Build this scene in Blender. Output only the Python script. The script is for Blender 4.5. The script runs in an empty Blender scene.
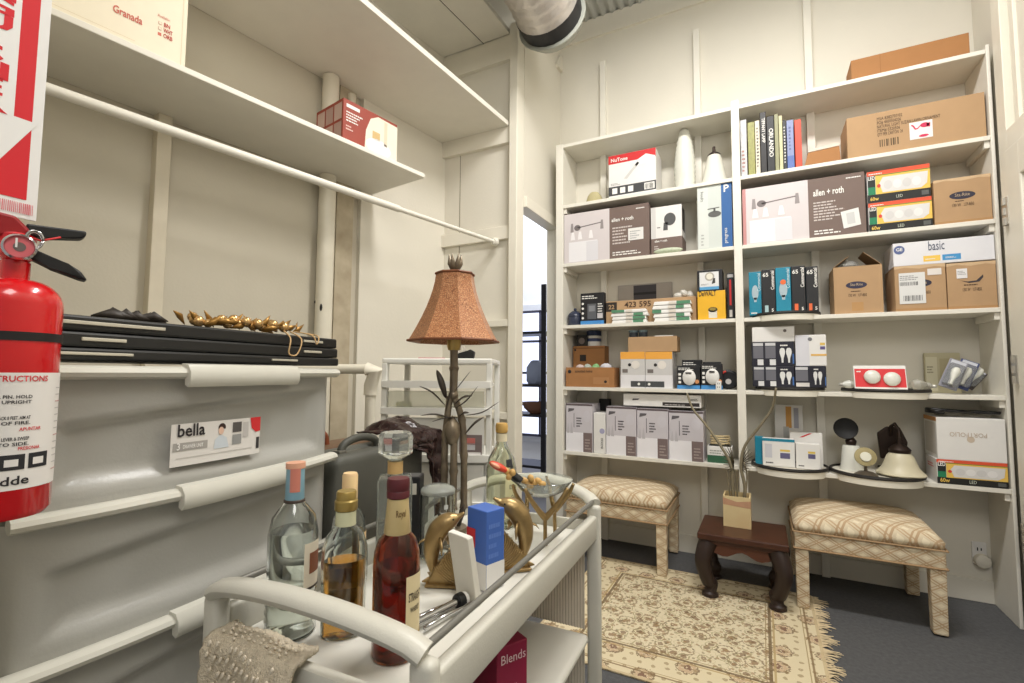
import bpy, bmesh, math, random
from mathutils import Vector, Matrix
random.seed(7)
R = math.radians
scn = bpy.context.scene
C = scn.collection
# ---------------------------------------------------------------- camera
FPX, YAW, PITCH, ROLL = 480.0, 0.479, 0.065, 0.007
CAM = Vector((1.174, -3.004, 1.12))
_f = Vector((-math.sin(YAW)*math.cos(PITCH), math.cos(YAW)*math.cos(PITCH), math.sin(PITCH)))
_r0 = Vector((math.cos(YAW), math.sin(YAW), 0)); _u0 = _r0.cross(_f)
_r = _r0*math.cos(ROLL) + _u0*math.sin(ROLL); _u = -_r0*math.sin(ROLL) + _u0*math.cos(ROLL)
cd = bpy.data.cameras.new('camera'); cam = bpy.data.objects.new('camera', cd); C.objects.link(cam)
cd.sensor_width = 36; cd.lens = FPX/1024*36; cd.clip_start = .02
cam.matrix_world = Matrix(((_r.x,_u.x,-_f.x,CAM.x),(_r.y,_u.y,-_f.y,CAM.y),(_r.z,_u.z,-_f.z,CAM.z),(0,0,0,1)))
scn.camera = cam
# ---------------------------------------------------------------- light and exposure
w = bpy.data.worlds.new('world'); scn.world = w; w.use_nodes = True
w.node_tree.nodes['Background'].inputs[0].default_value = (1.0, .99, .965, 1)
w.node_tree.nodes['Background'].inputs[1].default_value = .50
scn.view_settings.view_transform = 'Standard'; scn.view_settings.look = 'None'
scn.view_settings.exposure = -0.26; scn.view_settings.gamma = 1; scn.view_settings.use_curve_mapping = False
def area(name, loc, rot, sx, sy, power, col=(1, .975, .945)):
    l = bpy.data.lights.new(name, 'AREA'); l.shape = 'RECTANGLE'; l.size = sx; l.size_y = sy; l.energy = power; l.color = col
    o = bpy.data.objects.new(name, l); C.objects.link(o); o.location = loc; o.rotation_euler = rot; return o
area('ceiling_lamp_light', (1.15, -1.35, 3.55), (0, 0, 0), 1.2, .3, 84)
area('flash_fill_light', (1.9, -3.4, 2.9), (R(52), 0, R(22)), .9, .9, 34)  # added fill from behind the camera, standing in for bounced flash
area('far_room_fill_light', (-1.0, 1.5, 3.5), (R(12), 0, 0), 1.2, .8, 75, (.90, .93, 1))  # added fill that brightens the far wall; no fixture known there
# ---------------------------------------------------------------- pixel helpers (points on known planes)
def ray(u, v):
    return (_f*FPX + _r*(u-512) - _u*(v-341.5)).normalized()
def on_y(u, v, y):
    d = ray(u, v); return CAM + d*((y-CAM.y)/d.y)
def on_z(u, v, z):
    d = ray(u, v); return CAM + d*((z-CAM.z)/d.z)
def on_x(u, v, x):
    d = ray(u, v); return CAM + d*((x-CAM.x)/d.x)
def at_depth(u, v, z):
    d = ray(u, v); return CAM + d*(z/d.dot(_f))
def proj(p):
    d = Vector(p)-CAM; z = d.dot(_f); return 512+FPX*d.dot(_r)/z, 341.5-FPX*d.dot(_u)/z
# ---------------------------------------------------------------- materials
def lin(c):
    return tuple((x/255/12.92 if x/255 <= .04045 else ((x/255+.055)/1.055)**2.4) for x in c)
_mc = {}
def M(name, rgb, rough=.55, metal=0, var=.06, scale=25, bump=0, bscale=200, spec=.5, trans=0, ior=1.45, rgb2=None, coat=0):
    if name in _mc: return _mc[name]
    m = bpy.data.materials.new(name); m.use_nodes = True; nt = m.node_tree; b = nt.nodes['Principled BSDF']
    c = lin(rgb); c2 = lin(rgb2) if rgb2 else tuple(x*(1-var*2) for x in c)
    tc = nt.nodes.new('ShaderNodeTexCoord'); n = nt.nodes.new('ShaderNodeTexNoise'); n.inputs['Scale'].default_value = scale; n.inputs['Detail'].default_value = 4
    nt.links.new(tc.outputs['Object'], n.inputs['Vector'])
    mx = nt.nodes.new('ShaderNodeMix'); mx.data_type = 'RGBA'; mx.inputs[6].default_value = (*c, 1); mx.inputs[7].default_value = (*c2, 1)
    nt.links.new(n.outputs['Fac'], mx.inputs[0]); nt.links.new(mx.outputs[2], b.inputs['Base Color'])
    b.inputs['Roughness'].default_value = rough; b.inputs['Metallic'].default_value = metal; b.inputs['Specular IOR Level'].default_value = spec
    b.inputs['IOR'].default_value = ior; b.inputs['Transmission Weight'].default_value = trans; b.inputs['Coat Weight'].default_value = coat
    if bump:
        n2 = nt.nodes.new('ShaderNodeTexNoise'); n2.inputs['Scale'].default_value = bscale; n2.inputs['Detail'].default_value = 3
        nt.links.new(tc.outputs['Object'], n2.inputs['Vector'])
        bp = nt.nodes.new('ShaderNodeBump'); bp.inputs['Strength'].default_value = bump; bp.inputs['Distance'].default_value = .004
        nt.links.new(n2.outputs['Fac'], bp.inputs['Height']); nt.links.new(bp.outputs['Normal'], b.inputs['Normal'])
    _mc[name] = m; return m
def glow(name, rgb, s):
    if name in _mc: return _mc[name]
    m = bpy.data.materials.new(name); m.use_nodes = True; nt = m.node_tree
    nt.nodes.remove(nt.nodes['Principled BSDF']); e = nt.nodes.new('ShaderNodeEmission'); e.inputs[0].default_value = (*lin(rgb), 1); e.inputs[1].default_value = s
    nt.links.new(e.outputs[0], nt.nodes['Material Output'].inputs[0]); _mc[name] = m; return m
def F(rgb):      # plain ink / print colour
    return M('ink_%d_%d_%d' % rgb, rgb, .55, var=.02)
wall_m = M('wall_paint', (227, 222, 208), .6, var=.035, scale=3.5, bump=.15, bscale=60)
shelf_m = M('shelf_paint', (235, 231, 219), .5, var=.05, scale=9, bump=.12, bscale=80)
beige_m = M('closet_shaded_paint', (204, 197, 179), .6, var=.06, scale=4, bump=.12, bscale=90)  # darker than the room walls: the closet's shade is put into this colour
trim_m = M('trim_paint', (234, 229, 214), .45, var=.04, scale=8)
card_m = M('cardboard', (186, 152, 114), .8, var=.07, scale=14, bump=.08)
card2_m = M('brown_cardboard', (172, 122, 76), .8, var=.08, scale=14)
white_m = M('white_card', (232, 230, 226), .5, var=.02)
black_m = M('black_plastic', (22, 22, 23), .38, var=.05)
dark_m = M('dark_card', (34, 34, 36), .5, var=.05)
chrome_m = M('chrome', (200, 200, 200), .16, 1, var=.05)
# ---------------------------------------------------------------- mesh helpers
class B:
    def __init__(s): s.bm = bmesh.new()
    def box(s, x0, x1, y0, y1, z0, z1, bev=0, seg=2, mat=None):
        vs = [s.bm.verts.new(Vector(p)) for p in ((x0,y0,z0),(x1,y0,z0),(x1,y1,z0),(x0,y1,z0),(x0,y0,z1),(x1,y0,z1),(x1,y1,z1),(x0,y1,z1))]
        if mat is not None:
            for v in vs: v.co = mat @ v.co
        fs = [s.bm.faces.new([vs[i] for i in q]) for q in ((3,2,1,0),(4,5,6,7),(0,1,5,4),(1,2,6,5),(2,3,7,6),(3,0,4,7))]
        if bev: bmesh.ops.bevel(s.bm, geom=list({e for f in fs for e in f.edges}), offset=bev, segments=seg, affect='EDGES', profile=.5)
        return s
    def hexa(s, lo, hi, bev=0, seg=2):      # lo, hi: four corners each, counter-clockwise from above
        a = [s.bm.verts.new(Vector(p)) for p in lo]; b = [s.bm.verts.new(Vector(p)) for p in hi]
        n = len(a); fs = [s.bm.faces.new(a[::-1]), s.bm.faces.new(b)]
        for i in range(n): fs.append(s.bm.faces.new((a[i], a[(i+1) % n], b[(i+1) % n], b[i])))
        if bev: bmesh.ops.bevel(s.bm, geom=list({e for f in fs for e in f.edges}), offset=bev, segments=seg, affect='EDGES', profile=.5)
        return s
    def prism(s, pts, z0, z1, bev=0, seg=2):
        return s.hexa([(p[0], p[1], z0) for p in pts], [(p[0], p[1], z1) for p in pts], bev, seg)
    def slabxz(s, pts, y0, y1, bev=0, seg=2):   # outline in x,z swept along y
        return s.hexa([(p[0], y1, p[1]) for p in pts], [(p[0], y0, p[1]) for p in pts], bev, seg)
    def slabyz(s, pts, x0, x1, bev=0, seg=2):
        return s.hexa([(x0, p[0], p[1]) for p in pts], [(x1, p[0], p[1]) for p in pts], bev, seg)
    def lathe(s, prof, seg=28, c=(0,0,0), sx=1, sy=1, mat=None, closed=False):
        rings = []
        for r, z in prof:
            if r < 1e-6: rings.append([s.bm.verts.new(Vector((0, 0, z)))])
            else: rings.append([s.bm.verts.new(Vector((r*sx*math.cos(2*math.pi*i/seg), r*sy*math.sin(2*math.pi*i/seg), z))) for i in range(seg)])
        for r_ in rings:
            for v in r_:
                v.co = (mat @ v.co) if mat is not None else v.co + Vector(c)
        pairs = list(zip(rings, rings[1:])) + ([(rings[-1], rings[0])] if closed else [])
        for a, b in pairs:
            for i in range(seg):
                j = (i+1) % seg
                if len(a) == 1 and len(b) == 1: continue
                if len(a) == 1: s.bm.faces.new((a[0], b[j], b[i]))
                elif len(b) == 1: s.bm.faces.new((a[i], a[j], b[0]))
                else: s.bm.faces.new((a[i], a[j], b[j], b[i]))
        return s
    def tube(s, pts, rad, seg=10, flat=1.0, up=None, cap=True):
        pts = [Vector(p) for p in pts]; n = len(pts)
        rads = rad if isinstance(rad, (list, tuple)) else [rad]*n
        t0 = (pts[1]-pts[0]).normalized(); ref = Vector(up) if up else (Vector((0,0,1)) if abs(t0.z) < .9 else Vector((1,0,0)))
        rings = []
        for i, p in enumerate(pts):
            t = (pts[min(i+1,n-1)]-pts[max(i-1,0)]).normalized()
            a = t.cross(ref)
            if a.length < 1e-4: a = t.cross(Vector((0.3,1,0.1)))
            a.normalize(); b = a.cross(t).normalized(); ref = b
            rings.append([s.bm.verts.new(p + a*math.cos(2*math.pi*k/seg)*rads[i]*flat + b*math.sin(2*math.pi*k/seg)*rads[i]) for k in range(seg)])
        for A, D in zip(rings, rings[1:]):
            for k in range(seg): s.bm.faces.new((A[k], A[(k+1)%seg], D[(k+1)%seg], D[k]))
        if cap: s.bm.faces.new(rings[0][::-1]); s.bm.faces.new(rings[-1])
        return s
    def ball(s, c, rx, ry=None, rz=None, seg=14, mat=None):
        ry = rx if ry is None else ry; rz = rx if rz is None else rz
        m = Matrix.Translation(Vector(c)) @ (mat if mat is not None else Matrix()) @ Matrix.Diagonal((rx, ry, rz, 1))
        bmesh.ops.create_uvsphere(s.bm, u_segments=seg, v_segments=max(6, seg//2+1), radius=1, matrix=m); return s
    def floor(s, z):
        for v in s.bm.verts: v.co.z = max(v.co.z, z)
        return s
    def quad(s, a, b, c, d):
        s.bm.faces.new([s.bm.verts.new(Vector(p)) for p in (a, b, c, d)]); return s
    def face(s, pts):
        s.bm.faces.new([s.bm.verts.new(Vector(p)) for p in pts]); return s
    def obj(s, name, mat, parent=None, loc=(0,0,0), rz=0, smooth=False, rot=None, norm=True):
        if norm: bmesh.ops.recalc_face_normals(s.bm, faces=s.bm.faces)
        me = bpy.data.meshes.new(name); s.bm.to_mesh(me); s.bm.free()
        o = bpy.data.objects.new(name, me); C.objects.link(o)
        if mat: me.materials.append(mat)
        o.location = loc; o.rotation_euler = rot if rot else (0, 0, rz)
        if smooth:
            for p in me.polygons: p.use_smooth = True
            if smooth == 'auto':
                try: me.set_sharp_from_angle(angle=R(38))
                except Exception: pass
        if parent: o.parent = parent
        return o
def tag(o, label, cat, group=None, kind='thing'):
    o['label'] = label; o['category'] = cat; o['kind'] = kind
    if group: o['group'] = group
    return o
def struct(o, label=None, cat=None):
    o['kind'] = 'structure'
    if label: o['label'] = label
    if cat: o['category'] = cat
    return o
def empty(name, label, cat, loc=(0,0,0), rz=0, group=None):
    o = bpy.data.objects.new(name, None); C.objects.link(o); o.location = loc; o.rotation_euler = (0,0,rz); o.empty_display_size = .05
    return tag(o, label, cat, group)
def copy_tree(o, loc=None, rz=None, parent=None):
    c = o.copy(); C.objects.link(c)
    if parent: c.parent = parent
    if loc is not None: c.location = loc
    if rz is not None: c.rotation_euler = (0, 0, rz)
    if o.name in DIM: DIM[c.name] = DIM[o.name]
    for ch in list(o.children): copy_tree(ch, parent=c)
    return c
# ---------------------------------------------------------------- cartons and what is printed on them
DIM = {}
def carton(name, label, cat, w, d, h, mat, loc, rz=0, group=None, bev=.0025):
    o = B().box(-w/2, w/2, -d/2, d/2, 0, h, bev).obj(name, mat, None, loc, rz)
    DIM[o.name] = (w, d, h); return tag(o, label, cat, group)
def fpt(o, face, u, v, lay):
    w_, d, h = DIM[o.name]; e = .0005*lay
    if face == 'f': return Vector(((u-.5)*w_, -d/2-e, v*h))
    if face == 'l': return Vector((-w_/2-e, (.5-u)*d, v*h))
    if face == 'r': return Vector((w_/2+e, (u-.5)*d, v*h))
    if face == 't': return Vector(((u-.5)*w_, (v-.5)*d, h+e))
def fsize(o, face):
    w_, d, h = DIM[o.name]; return {'f': (w_, h), 'l': (d, h), 'r': (d, h), 't': (w_, d)}[face]
def polys(o, face, plist, mat, name='printed_panel', lay=1):
    b = B()
    for pts in plist: b.face([fpt(o, face, u, v, lay) for u, v in pts])
    return b.obj(name, mat, o, norm=False)
def rect(o, face, u0, v0, u1, v1, mat, name='printed_panel', lay=1):
    return polys(o, face, [[(u0,v0),(u1,v0),(u1,v1),(u0,v1)]], mat, name, lay)
def circ(u, v, ru, rv, n=18, a0=0, a1=2*math.pi):
    return [(u+ru*math.cos(a0+(a1-a0)*i/n), v+rv*math.sin(a0+(a1-a0)*i/n)) for i in range(n)]
def disc(o, face, u, v, r, mat, name='printed_picture', lay=2, asp=1):
    W, H = fsize(o, face); return polys(o, face, [circ(u, v, r/W, r*asp/H)], mat, name, lay)
def prints(o, face, u0, v0, u1, v1, n, mat, name='small_print', lay=2, fill=.45):
    rr = random.Random(n*31+int(u0*99)); pl = []; st = (v1-v0)/n
    for i in range(n):
        y = v1-(i+1)*st; x = u0
        end = u0+(u1-u0)*rr.uniform(.55, 1)
        while x < end:
            l = (u1-u0)*rr.uniform(.06, .16); e = min(x+l, end); pl.append([(x,y),(e,y),(e,y+st*fill),(x,y+st*fill)]); x = e+(u1-u0)*.025
    return polys(o, face, pl, mat, name, lay)
def bars(o, face, u0, v0, u1, v1, n, mat, name='barcode', lay=2):
    rr = random.Random(n); pl = []; st = (u1-u0)/n
    for i in range(n):
        x = u0+i*st; e = x+st*rr.uniform(.25, .8); pl.append([(x,v0),(e,v0),(e,v1),(x,v1)])
    return polys(o, face, pl, mat, name, lay)
def text_mesh(s, bold=False, align='LEFT', spacing=1.0):
    cu = bpy.data.curves.new('t', 'FONT'); cu.body = s; cu.size = 1; cu.align_x = align; cu.resolution_u = 2; cu.space_line = spacing
    if bold: cu.offset = .018
    to = bpy.data.objects.new('t', cu); C.objects.link(to)
    dg = bpy.context.evaluated_depsgraph_get(); me = bpy.data.meshes.new_from_object(to.evaluated_get(dg))
    bpy.data.objects.remove(to); bpy.data.curves.remove(cu); return me
def txt(o, face, u, v, size, s, mat, name='printed_text', lay=3, align='LEFT', rot=0, bold=False, sx=1.0, spacing=1.0, fit=0):
    """size in metres (cap height about 0.7 of it); u, v place the baseline start on the face; rot in degrees"""
    me = text_mesh(s, bold, align, spacing); me.name = name
    W, H = fsize(o, face); ca, sa = math.cos(R(rot)), math.sin(R(rot))
    if fit:     # stretch the line to this share of the face's width (or of its height when turned)
        xs = [v_.co.x for v_ in me.vertices]; sx = fit*(H if abs(sa) > .7 else W)/((max(xs)-min(xs))*size)
    for vt in me.vertices:
        x, y = vt.co.x*size*sx, vt.co.y*size; x, y = x*ca-y*sa, x*sa+y*ca
        vt.co = fpt(o, face, u+x/W, v+y/H, lay)
    me.materials.clear(); me.materials.append(mat)
    t = bpy.data.objects.new(name, me); C.objects.link(t); t.parent = o; return t
def bulb_pts(u, v, w, h, up=True):   # light-bulb outline, globe up
    pts = [(-.16,0),(.16,0),(.18,.25),(.3,.42),(.45,.6),(.5,.76),(.4,.93),(.2,1),(-.2,1),(-.4,.93),(-.5,.76),(-.45,.6),(-.3,.42),(-.18,.25)]
    if not up: pts = [(-a, 1-b) for a, b in pts]
    return [(u+a*w, v+b*h) for a, b in pts]
# ================================================================ the room
CEIL = 3.74
DEP = .269
XR = 2.21
SZ = [2.688, 2.262, 1.858, 1.439, 1.030, .609]     # top faces of the shelf boards
floor_m = M('dark_grey_carpet', (100, 100, 101), .95, var=.25, scale=60, bump=.6, bscale=400, rgb2=(70, 70, 71))
struct(B().box(-1.6, XR+.1, -3.9, DEP+.1, -.06, 0).obj('floor', floor_m))
# back wall with thin battens
bw = struct(B().box(-.16, XR+.1, DEP, DEP+.08, 0, CEIL).obj('wall_back', wall_m))
for i, (u, top) in enumerate(((603, 62), (697, 30), (809, -40))):
    x = on_y(u, 80, DEP-.02).x; zt = min(on_y(u, top, DEP-.02).z, CEIL-.02)
    struct(B().box(x-.02, x+.02, DEP-.034, DEP, 0, zt, .002).obj('trim_%d' % (i+1), shelf_m))
# sloped crossing trim under the ceiling
struct(B().box(-.16, XR, DEP-.02, DEP, CEIL-.16, CEIL-.13).obj('trim_4', wall_m))
# corrugated ceiling
b = B(); N = 150
vs0 = []; vs1 = []
for i in range(N*2+1):
    x = -.9+(XR+1.1)*i/(N*2); z = CEIL+.012*math.sin(i*math.pi/3)
    vs0.append(b.bm.verts.new((x, -3.9, z))); vs1.append(b.bm.verts.new((x, DEP+.08, z)))
for i in range(N*2): b.bm.faces.new((vs0[i], vs0[i+1], vs1[i+1], vs1[i]))
struct(b.obj('ceiling', M('corrugated_metal', (196, 198, 194), .45, .3, var=.06), smooth=True))
# room-side wall with the doorway, plane x = -0.15
XW = -.128
DZ = 2.16
b = B(); b.box(XW-.06, XW, -.349, DEP, DZ+.06, CEIL); b.box(XW-.06, XW, .19, DEP, 0, DZ+.06)
struct(b.obj('wall_left', wall_m))
b = B(); b.box(XW-.07, XW+.02, -.348, .21, DZ, DZ+.07, .003); b.box(XW-.07, XW+.025, .178, .215, 0, DZ, .003)
struct(b.obj('door_frame', trim_m), 'white door frame of the narrow doorway left of the shelves', 'door frame')
bpy.data.objects['door_frame'].name = 'trim_5'
# space seen through the doorway
struct(B().box(-3.2, XW-.06, 2.6, 2.66, 0, CEIL).obj('wall_outer', M('far_white_panel', (236, 238, 244), .6, var=.03)))
struct(B().box(-3.2, -.0, -.34, 2.66, -.06, 0).obj('floor_outer', M('outer_floor', (120, 120, 125), .7)))
b = B(); b.box(-2.3, -.35, 2.56, 2.6, .25, 2.0, .004); wf = struct(b.obj('window_1', M('window_frame_paint', (225, 228, 236), .4)))
B().box(-2.2, -.45, 2.545, 2.562, .34, 1.9).obj('pane', glow('daylight_pane', (218, 226, 255), 2.2), wf)
b = B()
for z in (.34, .72, 1.12, 1.52, 1.9): b.box(-2.22, -.43, 2.52, 2.55, z-.015, z+.015)
for x in (-2.2, -1.75, -1.3, -.87, -.45): b.box(x-.012, x+.012, 2.52, 2.55, .34, 1.9)
b.obj('muntin', M('dark_muntin', (66, 66, 84), .5), wf)
# right wall with a panelled door
struct(B().box(XR, XR+.08, -3.9, DEP+.08, 0, CEIL).obj('wall_right', wall_m))
dr = struct(B().box(XR-.025, XR+.002, -.98, -.12, .012, 2.13, .003).obj('door_1', trim_m))
b = B()
for z0, z1 in ((.012, .2), (.95, 1.1), (1.98, 2.13)): b.box(XR-.042, XR-.02, -.98, -.12, z0, z1, .006)
for y0, y1 in ((-.98, -.86), (-.25, -.12)): b.box(XR-.0425, XR-.02, y0, y1, .012, 2.13, .006)
b.obj('rail', trim_m, dr)
hm = M('hinge_steel', (206, 202, 192), .35, .8)
for z in (.42, 1.15, 1.86):
    b = B()
    for k in (-1, 0, 1): b.lathe([(0,-.016),(.010,-.016),(.010,.016),(0,.016)], 10, (XR-.046, -.10, z+k*.046))
    b.box(XR-.046, XR-.030, -.13, -.075, z-.062, z+.062, .001)
    b.obj('hinge', hm, dr)
b = B(); b.box(XR-.03, XR+.01, -.115, -.03, 0, CEIL-.02, .003); b.box(XR-.03, XR+.01, -1.06, -.985, 0, 2.134, .003); b.box(XR-.012, XR+.01, -.42, -.38, 2.231, CEIL-.02, .002); b.box(XR-.012, XR+.01, -.19, -.165, 2.231, CEIL-.02, .002); b.box(XR-.0295, XR+.01, -1.06, -.031, 2.135, 2.23, .003)
struct(b.obj('trim_6', trim_m))
b = B(); b.box(0, XR-.02, DEP-.014, DEP, 0, .11, .002)
struct(b.obj('baseboard_back', wall_m))
# closet: left wall, skewed a little
A7 = R(7.7); W0 = Vector((-.728, -.40)); DW = Vector((math.sin(A7), math.cos(A7))); NW = Vector((math.cos(A7), -math.sin(A7)))
def WL(s, n, z):
    p = W0 - DW*s + NW*n; return Vector((p.x, p.y, z))
def wbox(b, s0, s1, n0, n1, z0, z1, bev=0):
    q = [WL(s0,n0,0), WL(s0,n1,0), WL(s1,n1,0), WL(s1,n0,0)]
    return b.prism([(p.x,p.y) for p in q][::-1], z0, z1, bev)
def on_wall(u, v, n=0):
    d = ray(u, v); nn = Vector((NW.x, NW.y, 0)); p0 = WL(0, n, 0)
    t = (p0-CAM).dot(nn)/d.dot(nn); p = CAM+d*t
    return (W0-Vector((p.x,p.y))).dot(DW), p.z, p
struct(wbox(B(), -.1, 3.2, -.06, 0, 0, CEIL).obj('wall_closet', beige_m))
s354 = on_wall(355, 300)[0]
struct(wbox(B(), -.02, s354, -.02, .03, 0, CEIL-.02, .002).obj('trim_7', wall_m))
s0, s1 = on_wall(166, 250, .05)[0], on_wall(151, 250, .05)[0]
struct(wbox(B(), s0, s1, -.01, .05, 0, 2.13, .003).obj('trim_8', M('stud_paint', (216, 207, 186), .6, var=.06)))
s0, s1 = on_wall(353, 250, .04)[0], on_wall(336, 250, .04)[0]
struct(wbox(B(), s0, s1, -.01, .035, 0, CEIL-.02, .002).obj('trim_9', M('old_timber', (150, 134, 110), .8, var=.2, scale=12, rgb2=(206, 196, 172))))
# closet end partition facing the camera, with its cleats and the corner post
YP = -.40
struct(B().box(-.82, XW-.045, YP, YP+.05, 0, CEIL).obj('wall_partition', wall_m))
struct(B().box(XW-.055, XW, YP-.05, YP+.05, 0, 3.32, .004).obj('trim_10', trim_m))
def px_z(u, v): return on_y(u, v, YP-.02).z
for i, (va, vb, th) in enumerate(((35, 59, .03), (126, 142, .03), (225, 238, .028))):
    b = B(); b.box(-.735, XW-.056, YP-th, YP, px_z(512, vb), px_z(512, va), .002)
    struct(b.obj('trim_%d' % (11+i), trim_m))
for i, v in enumerate((322, 414)):
    z = px_z(502, v); struct(B().box(-.735, XW-.056, YP-.045, YP, z-.03, z+.012, .003).obj('trim_%d' % (14+i), trim_m))
struct(B().box(-.736, -.724, YP-.004, YP, 0, px_z(512, 142), 0).obj('trim_17', M('dark_gap', (60, 54, 44), .9)))
struct(B().box(on_y(460, 200, YP).x-.002, on_y(460, 200, YP).x+.002, YP-.002, YP, 0, px_z(512, 142)).obj('trim_16', M('seam', (150, 142, 124), .8)))
# closet's near partition, the end of which carries the extinguisher
struct(B().box(-1.2, .405, -2.99, -2.79, 0, CEIL).obj('wall_front', wall_m))
# ---------------------------------------------------------------- closet shelves, rod, pipes
def plank(name, label, f0, f1, z, th, sfar, snear, wallcut=True):
    """board between the closet wall and the front line f0 (far) .. f1 (near)"""
    d = (f1-f0); q = []
    far_w, near_w = WL(sfar, .001, 0), WL(snear, .001, 0)
    f1e = f0 + d*((near_w.y-f0.y)/d.y)
    pts = [(far_w.x, far_w.y), (f0.x, f0.y), (f1e.x, f1e.y), (near_w.x, near_w.y)]
    o = B().prism(pts[::-1], z, z+th, .003).obj(name, shelf_m); return tag(o, label, 'shelf', 'deep closet shelves')
z1 = 2.13; a = on_z(425, 178, z1); c_ = on_z(49, 13, z1)
SHA, SHC, z1_shelf = a, c_, z1
s_end = (W0-Vector((a.x, a.y))).dot(DW)
low_shelf = plank('closet_shelf', 'lower white closet shelf carrying the cream box and the red box', Vector((a.x, a.y)), Vector((c_.x, c_.y)), z1, .022, s_end, 2.42)
z2 = on_y(512, 128, YP).z; a2 = on_z(512, 129, z2); c2 = on_z(362, 2, z2)
mid_shelf = plank('closet_shelf', 'middle white closet shelf running to the partition above the red box', Vector((a2.x, YP-.031)), Vector((c2.x, c2.y)), z2, .03, .035, 2.42)
z3 = on_y(512, 37, YP).z; a3 = on_z(512, 37, z3); c3 = on_z(484, 1, z3)
top_shelf = plank('closet_shelf', 'topmost closet shelf of two joined boards near the ceiling', Vector((a3.x, YP-.031)), Vector((c3.x, c3.y)), z3, .03, .035, 2.42)
j0, j1 = on_z(483, 43, z3), on_z(441, 1, z3)
B().tube([(j0.x, YP-.02, z3-.0005), (j0.x+(j1.x-j0.x)*4, j0.y+(j1.y-j0.y)*4, z3-.0005)], .002, 6).obj('board_joint', M('dark_gap', (60, 54, 44), .9), top_shelf)
rp = on_y(495, 242, YP-.035); rn = on_z(46, 88, rp.z); rm = on_z(399, 209, rp.z)
rod = empty('closet_rod', 'long white telescoping closet rod under the lower shelf', 'rod', (rp.x, rp.y, rp.z))
L = lambda p: (p.x-rp.x, p.y-rp.y, p.z-rp.z)
dirv = (rn-rm).normalized(); far2 = rn + dirv*.35
B().tube([L(rm), L(far2)], .017, 14).obj('thick_tube', shelf_m, rod, smooth='auto')
B().tube([(0,0,0), L(rm+dirv*.05)], .0125, 14).obj('thin_tube', shelf_m, rod, smooth='auto')
b = B(); b.lathe([(0,0),(.026,0),(.026,.012),(.017,.03),(0,.03)], 16, mat=Matrix.Translation((0, .007, 0)) @ Matrix.Rotation(R(90), 4, 'X')); b.obj('end_socket', shelf_m, rod, smooth='auto')
s, z, p = on_wall(324, 300, .055)
pipe_m = M('white_pipe', (226, 220, 202), .35, var=.05)
pr = empty('vent_pipe', 'thick white vertical vent pipe with black chips beside the dark stud', 'pipe', WL(s, .055, 0))
B().tube([(0,0,.0),(0,0,z1-.002)], .042, 20).obj('lower_pipe', pipe_m, pr, smooth='auto')
B().tube([(0,0,z1+.024),(0,0,z2-.06),(0,0,z2-.003)], .042, 20).obj('upper_pipe', pipe_m, pr, smooth='auto')
zc = on_wall(328, 308, .09)[1]
B().ball((.020, -.034, zc), .008, .006, .02, 10).obj('paint_chip', black_m, pr, smooth=True); B().ball((-.022, -.036, zc+.03), .005, .004, .008, 8).obj('paint_chip', black_m, pr, smooth=True)
s, z, p = on_wall(352, 88, .04)
wp = empty('water_pipe', 'thin short pipe with a valve tap above the red box', 'pipe', WL(s, .04, z1+.024))
B().tube([(0,0,0),(0,0,z2-z1-.05)], .022, 14).obj('riser', pipe_m, wp, smooth='auto')
b = B(); b.tube([(0,0,.2),(0.04,-.04,.21)], .006, 8); b.tube([(.04,-.06,.2),(.04,-.02,.225)], .005, 8); b.tube([(.04,-.04,.2),(.04,-.04,.235)], .004, 6); b.obj('tap', M('old_iron', (110, 100, 84), .6, .5), wp, smooth='auto')
# low white pipe with elbow behind the drawers
p0 = at_depth(334, 369, 1.75); p1 = at_depth(367, 369, 1.75); p2 = at_depth(371, 376, 1.77)
ep = empty('drain_pipe', 'white pipe turning down at an elbow behind the clear drawers', 'pipe', (p2.x, p2.y, 0))
q = lambda v: (v.x-p2.x, v.y-p2.y, v.z)
pl = p0-(p1-p0)*2.2
B().tube([q(pl), q(p1)], .018, 14).obj('level_run', pipe_m, ep, smooth='auto')
b = B(); e1 = Vector(q(p1)); b.tube([e1, e1+Vector((.03,.012,-.004)), Vector((0,0,p2.z-.035)), Vector((0,0,p2.z-.07))], .025, 14); b.obj('elbow', pipe_m, ep, smooth='auto')
B().tube([(0,0,0), (0,0,p2.z-.05)], .019, 14).obj('riser', pipe_m, ep, smooth='auto')
# ---------------------------------------------------------------- foil duct, collar, wall bracket
foil_m = M('duct_foil', (226, 220, 214), .34, .55, var=.14, scale=18, bump=1.0, bscale=38)
c0 = at_depth(541, 22, 2.7); dx = empty('air_duct', 'silver foil air duct with a black band above the doorway', 'duct', c0)
pts = [at_depth(547, 9, 2.75), at_depth(536, -17, 2.6), at_depth(519, -46, 2.45), at_depth(493, -90, 2.2), at_depth(445, -140, 1.95)]
pp = [Vector(p)-c0 for p in pts]
fine = []
for a_, b_ in zip(pp, pp[1:]):
    for k in range(8): fine.append(a_.lerp(b_, k/8))
fine.append(pp[-1])
rad = [.182+.007*math.sin(i*2.1) for i in range(len(fine))]
B().tube(fine, rad, 26).obj('foil_tube', foil_m, dx, smooth=True)
ax = (pp[0]-pp[1]).normalized()
B().tube([pp[0]-ax*.02, pp[0]+ax*.07], [.190,.186], 26).obj('black_band', M('black_tape', (40, 40, 42), .55, var=.1), dx, smooth='auto')
B().tube([pp[0]+ax*.070, pp[0]+ax*.075, pp[0]+ax*.15, pp[0]+ax*.19], [.205, .208, .16, .10], 26).obj('grey_collar', M('collar_grey', (166, 168, 158), .45), dx, smooth='auto')
x = on_y(562, 66, DEP).x
p = on_y(560, 66, DEP)
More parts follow.
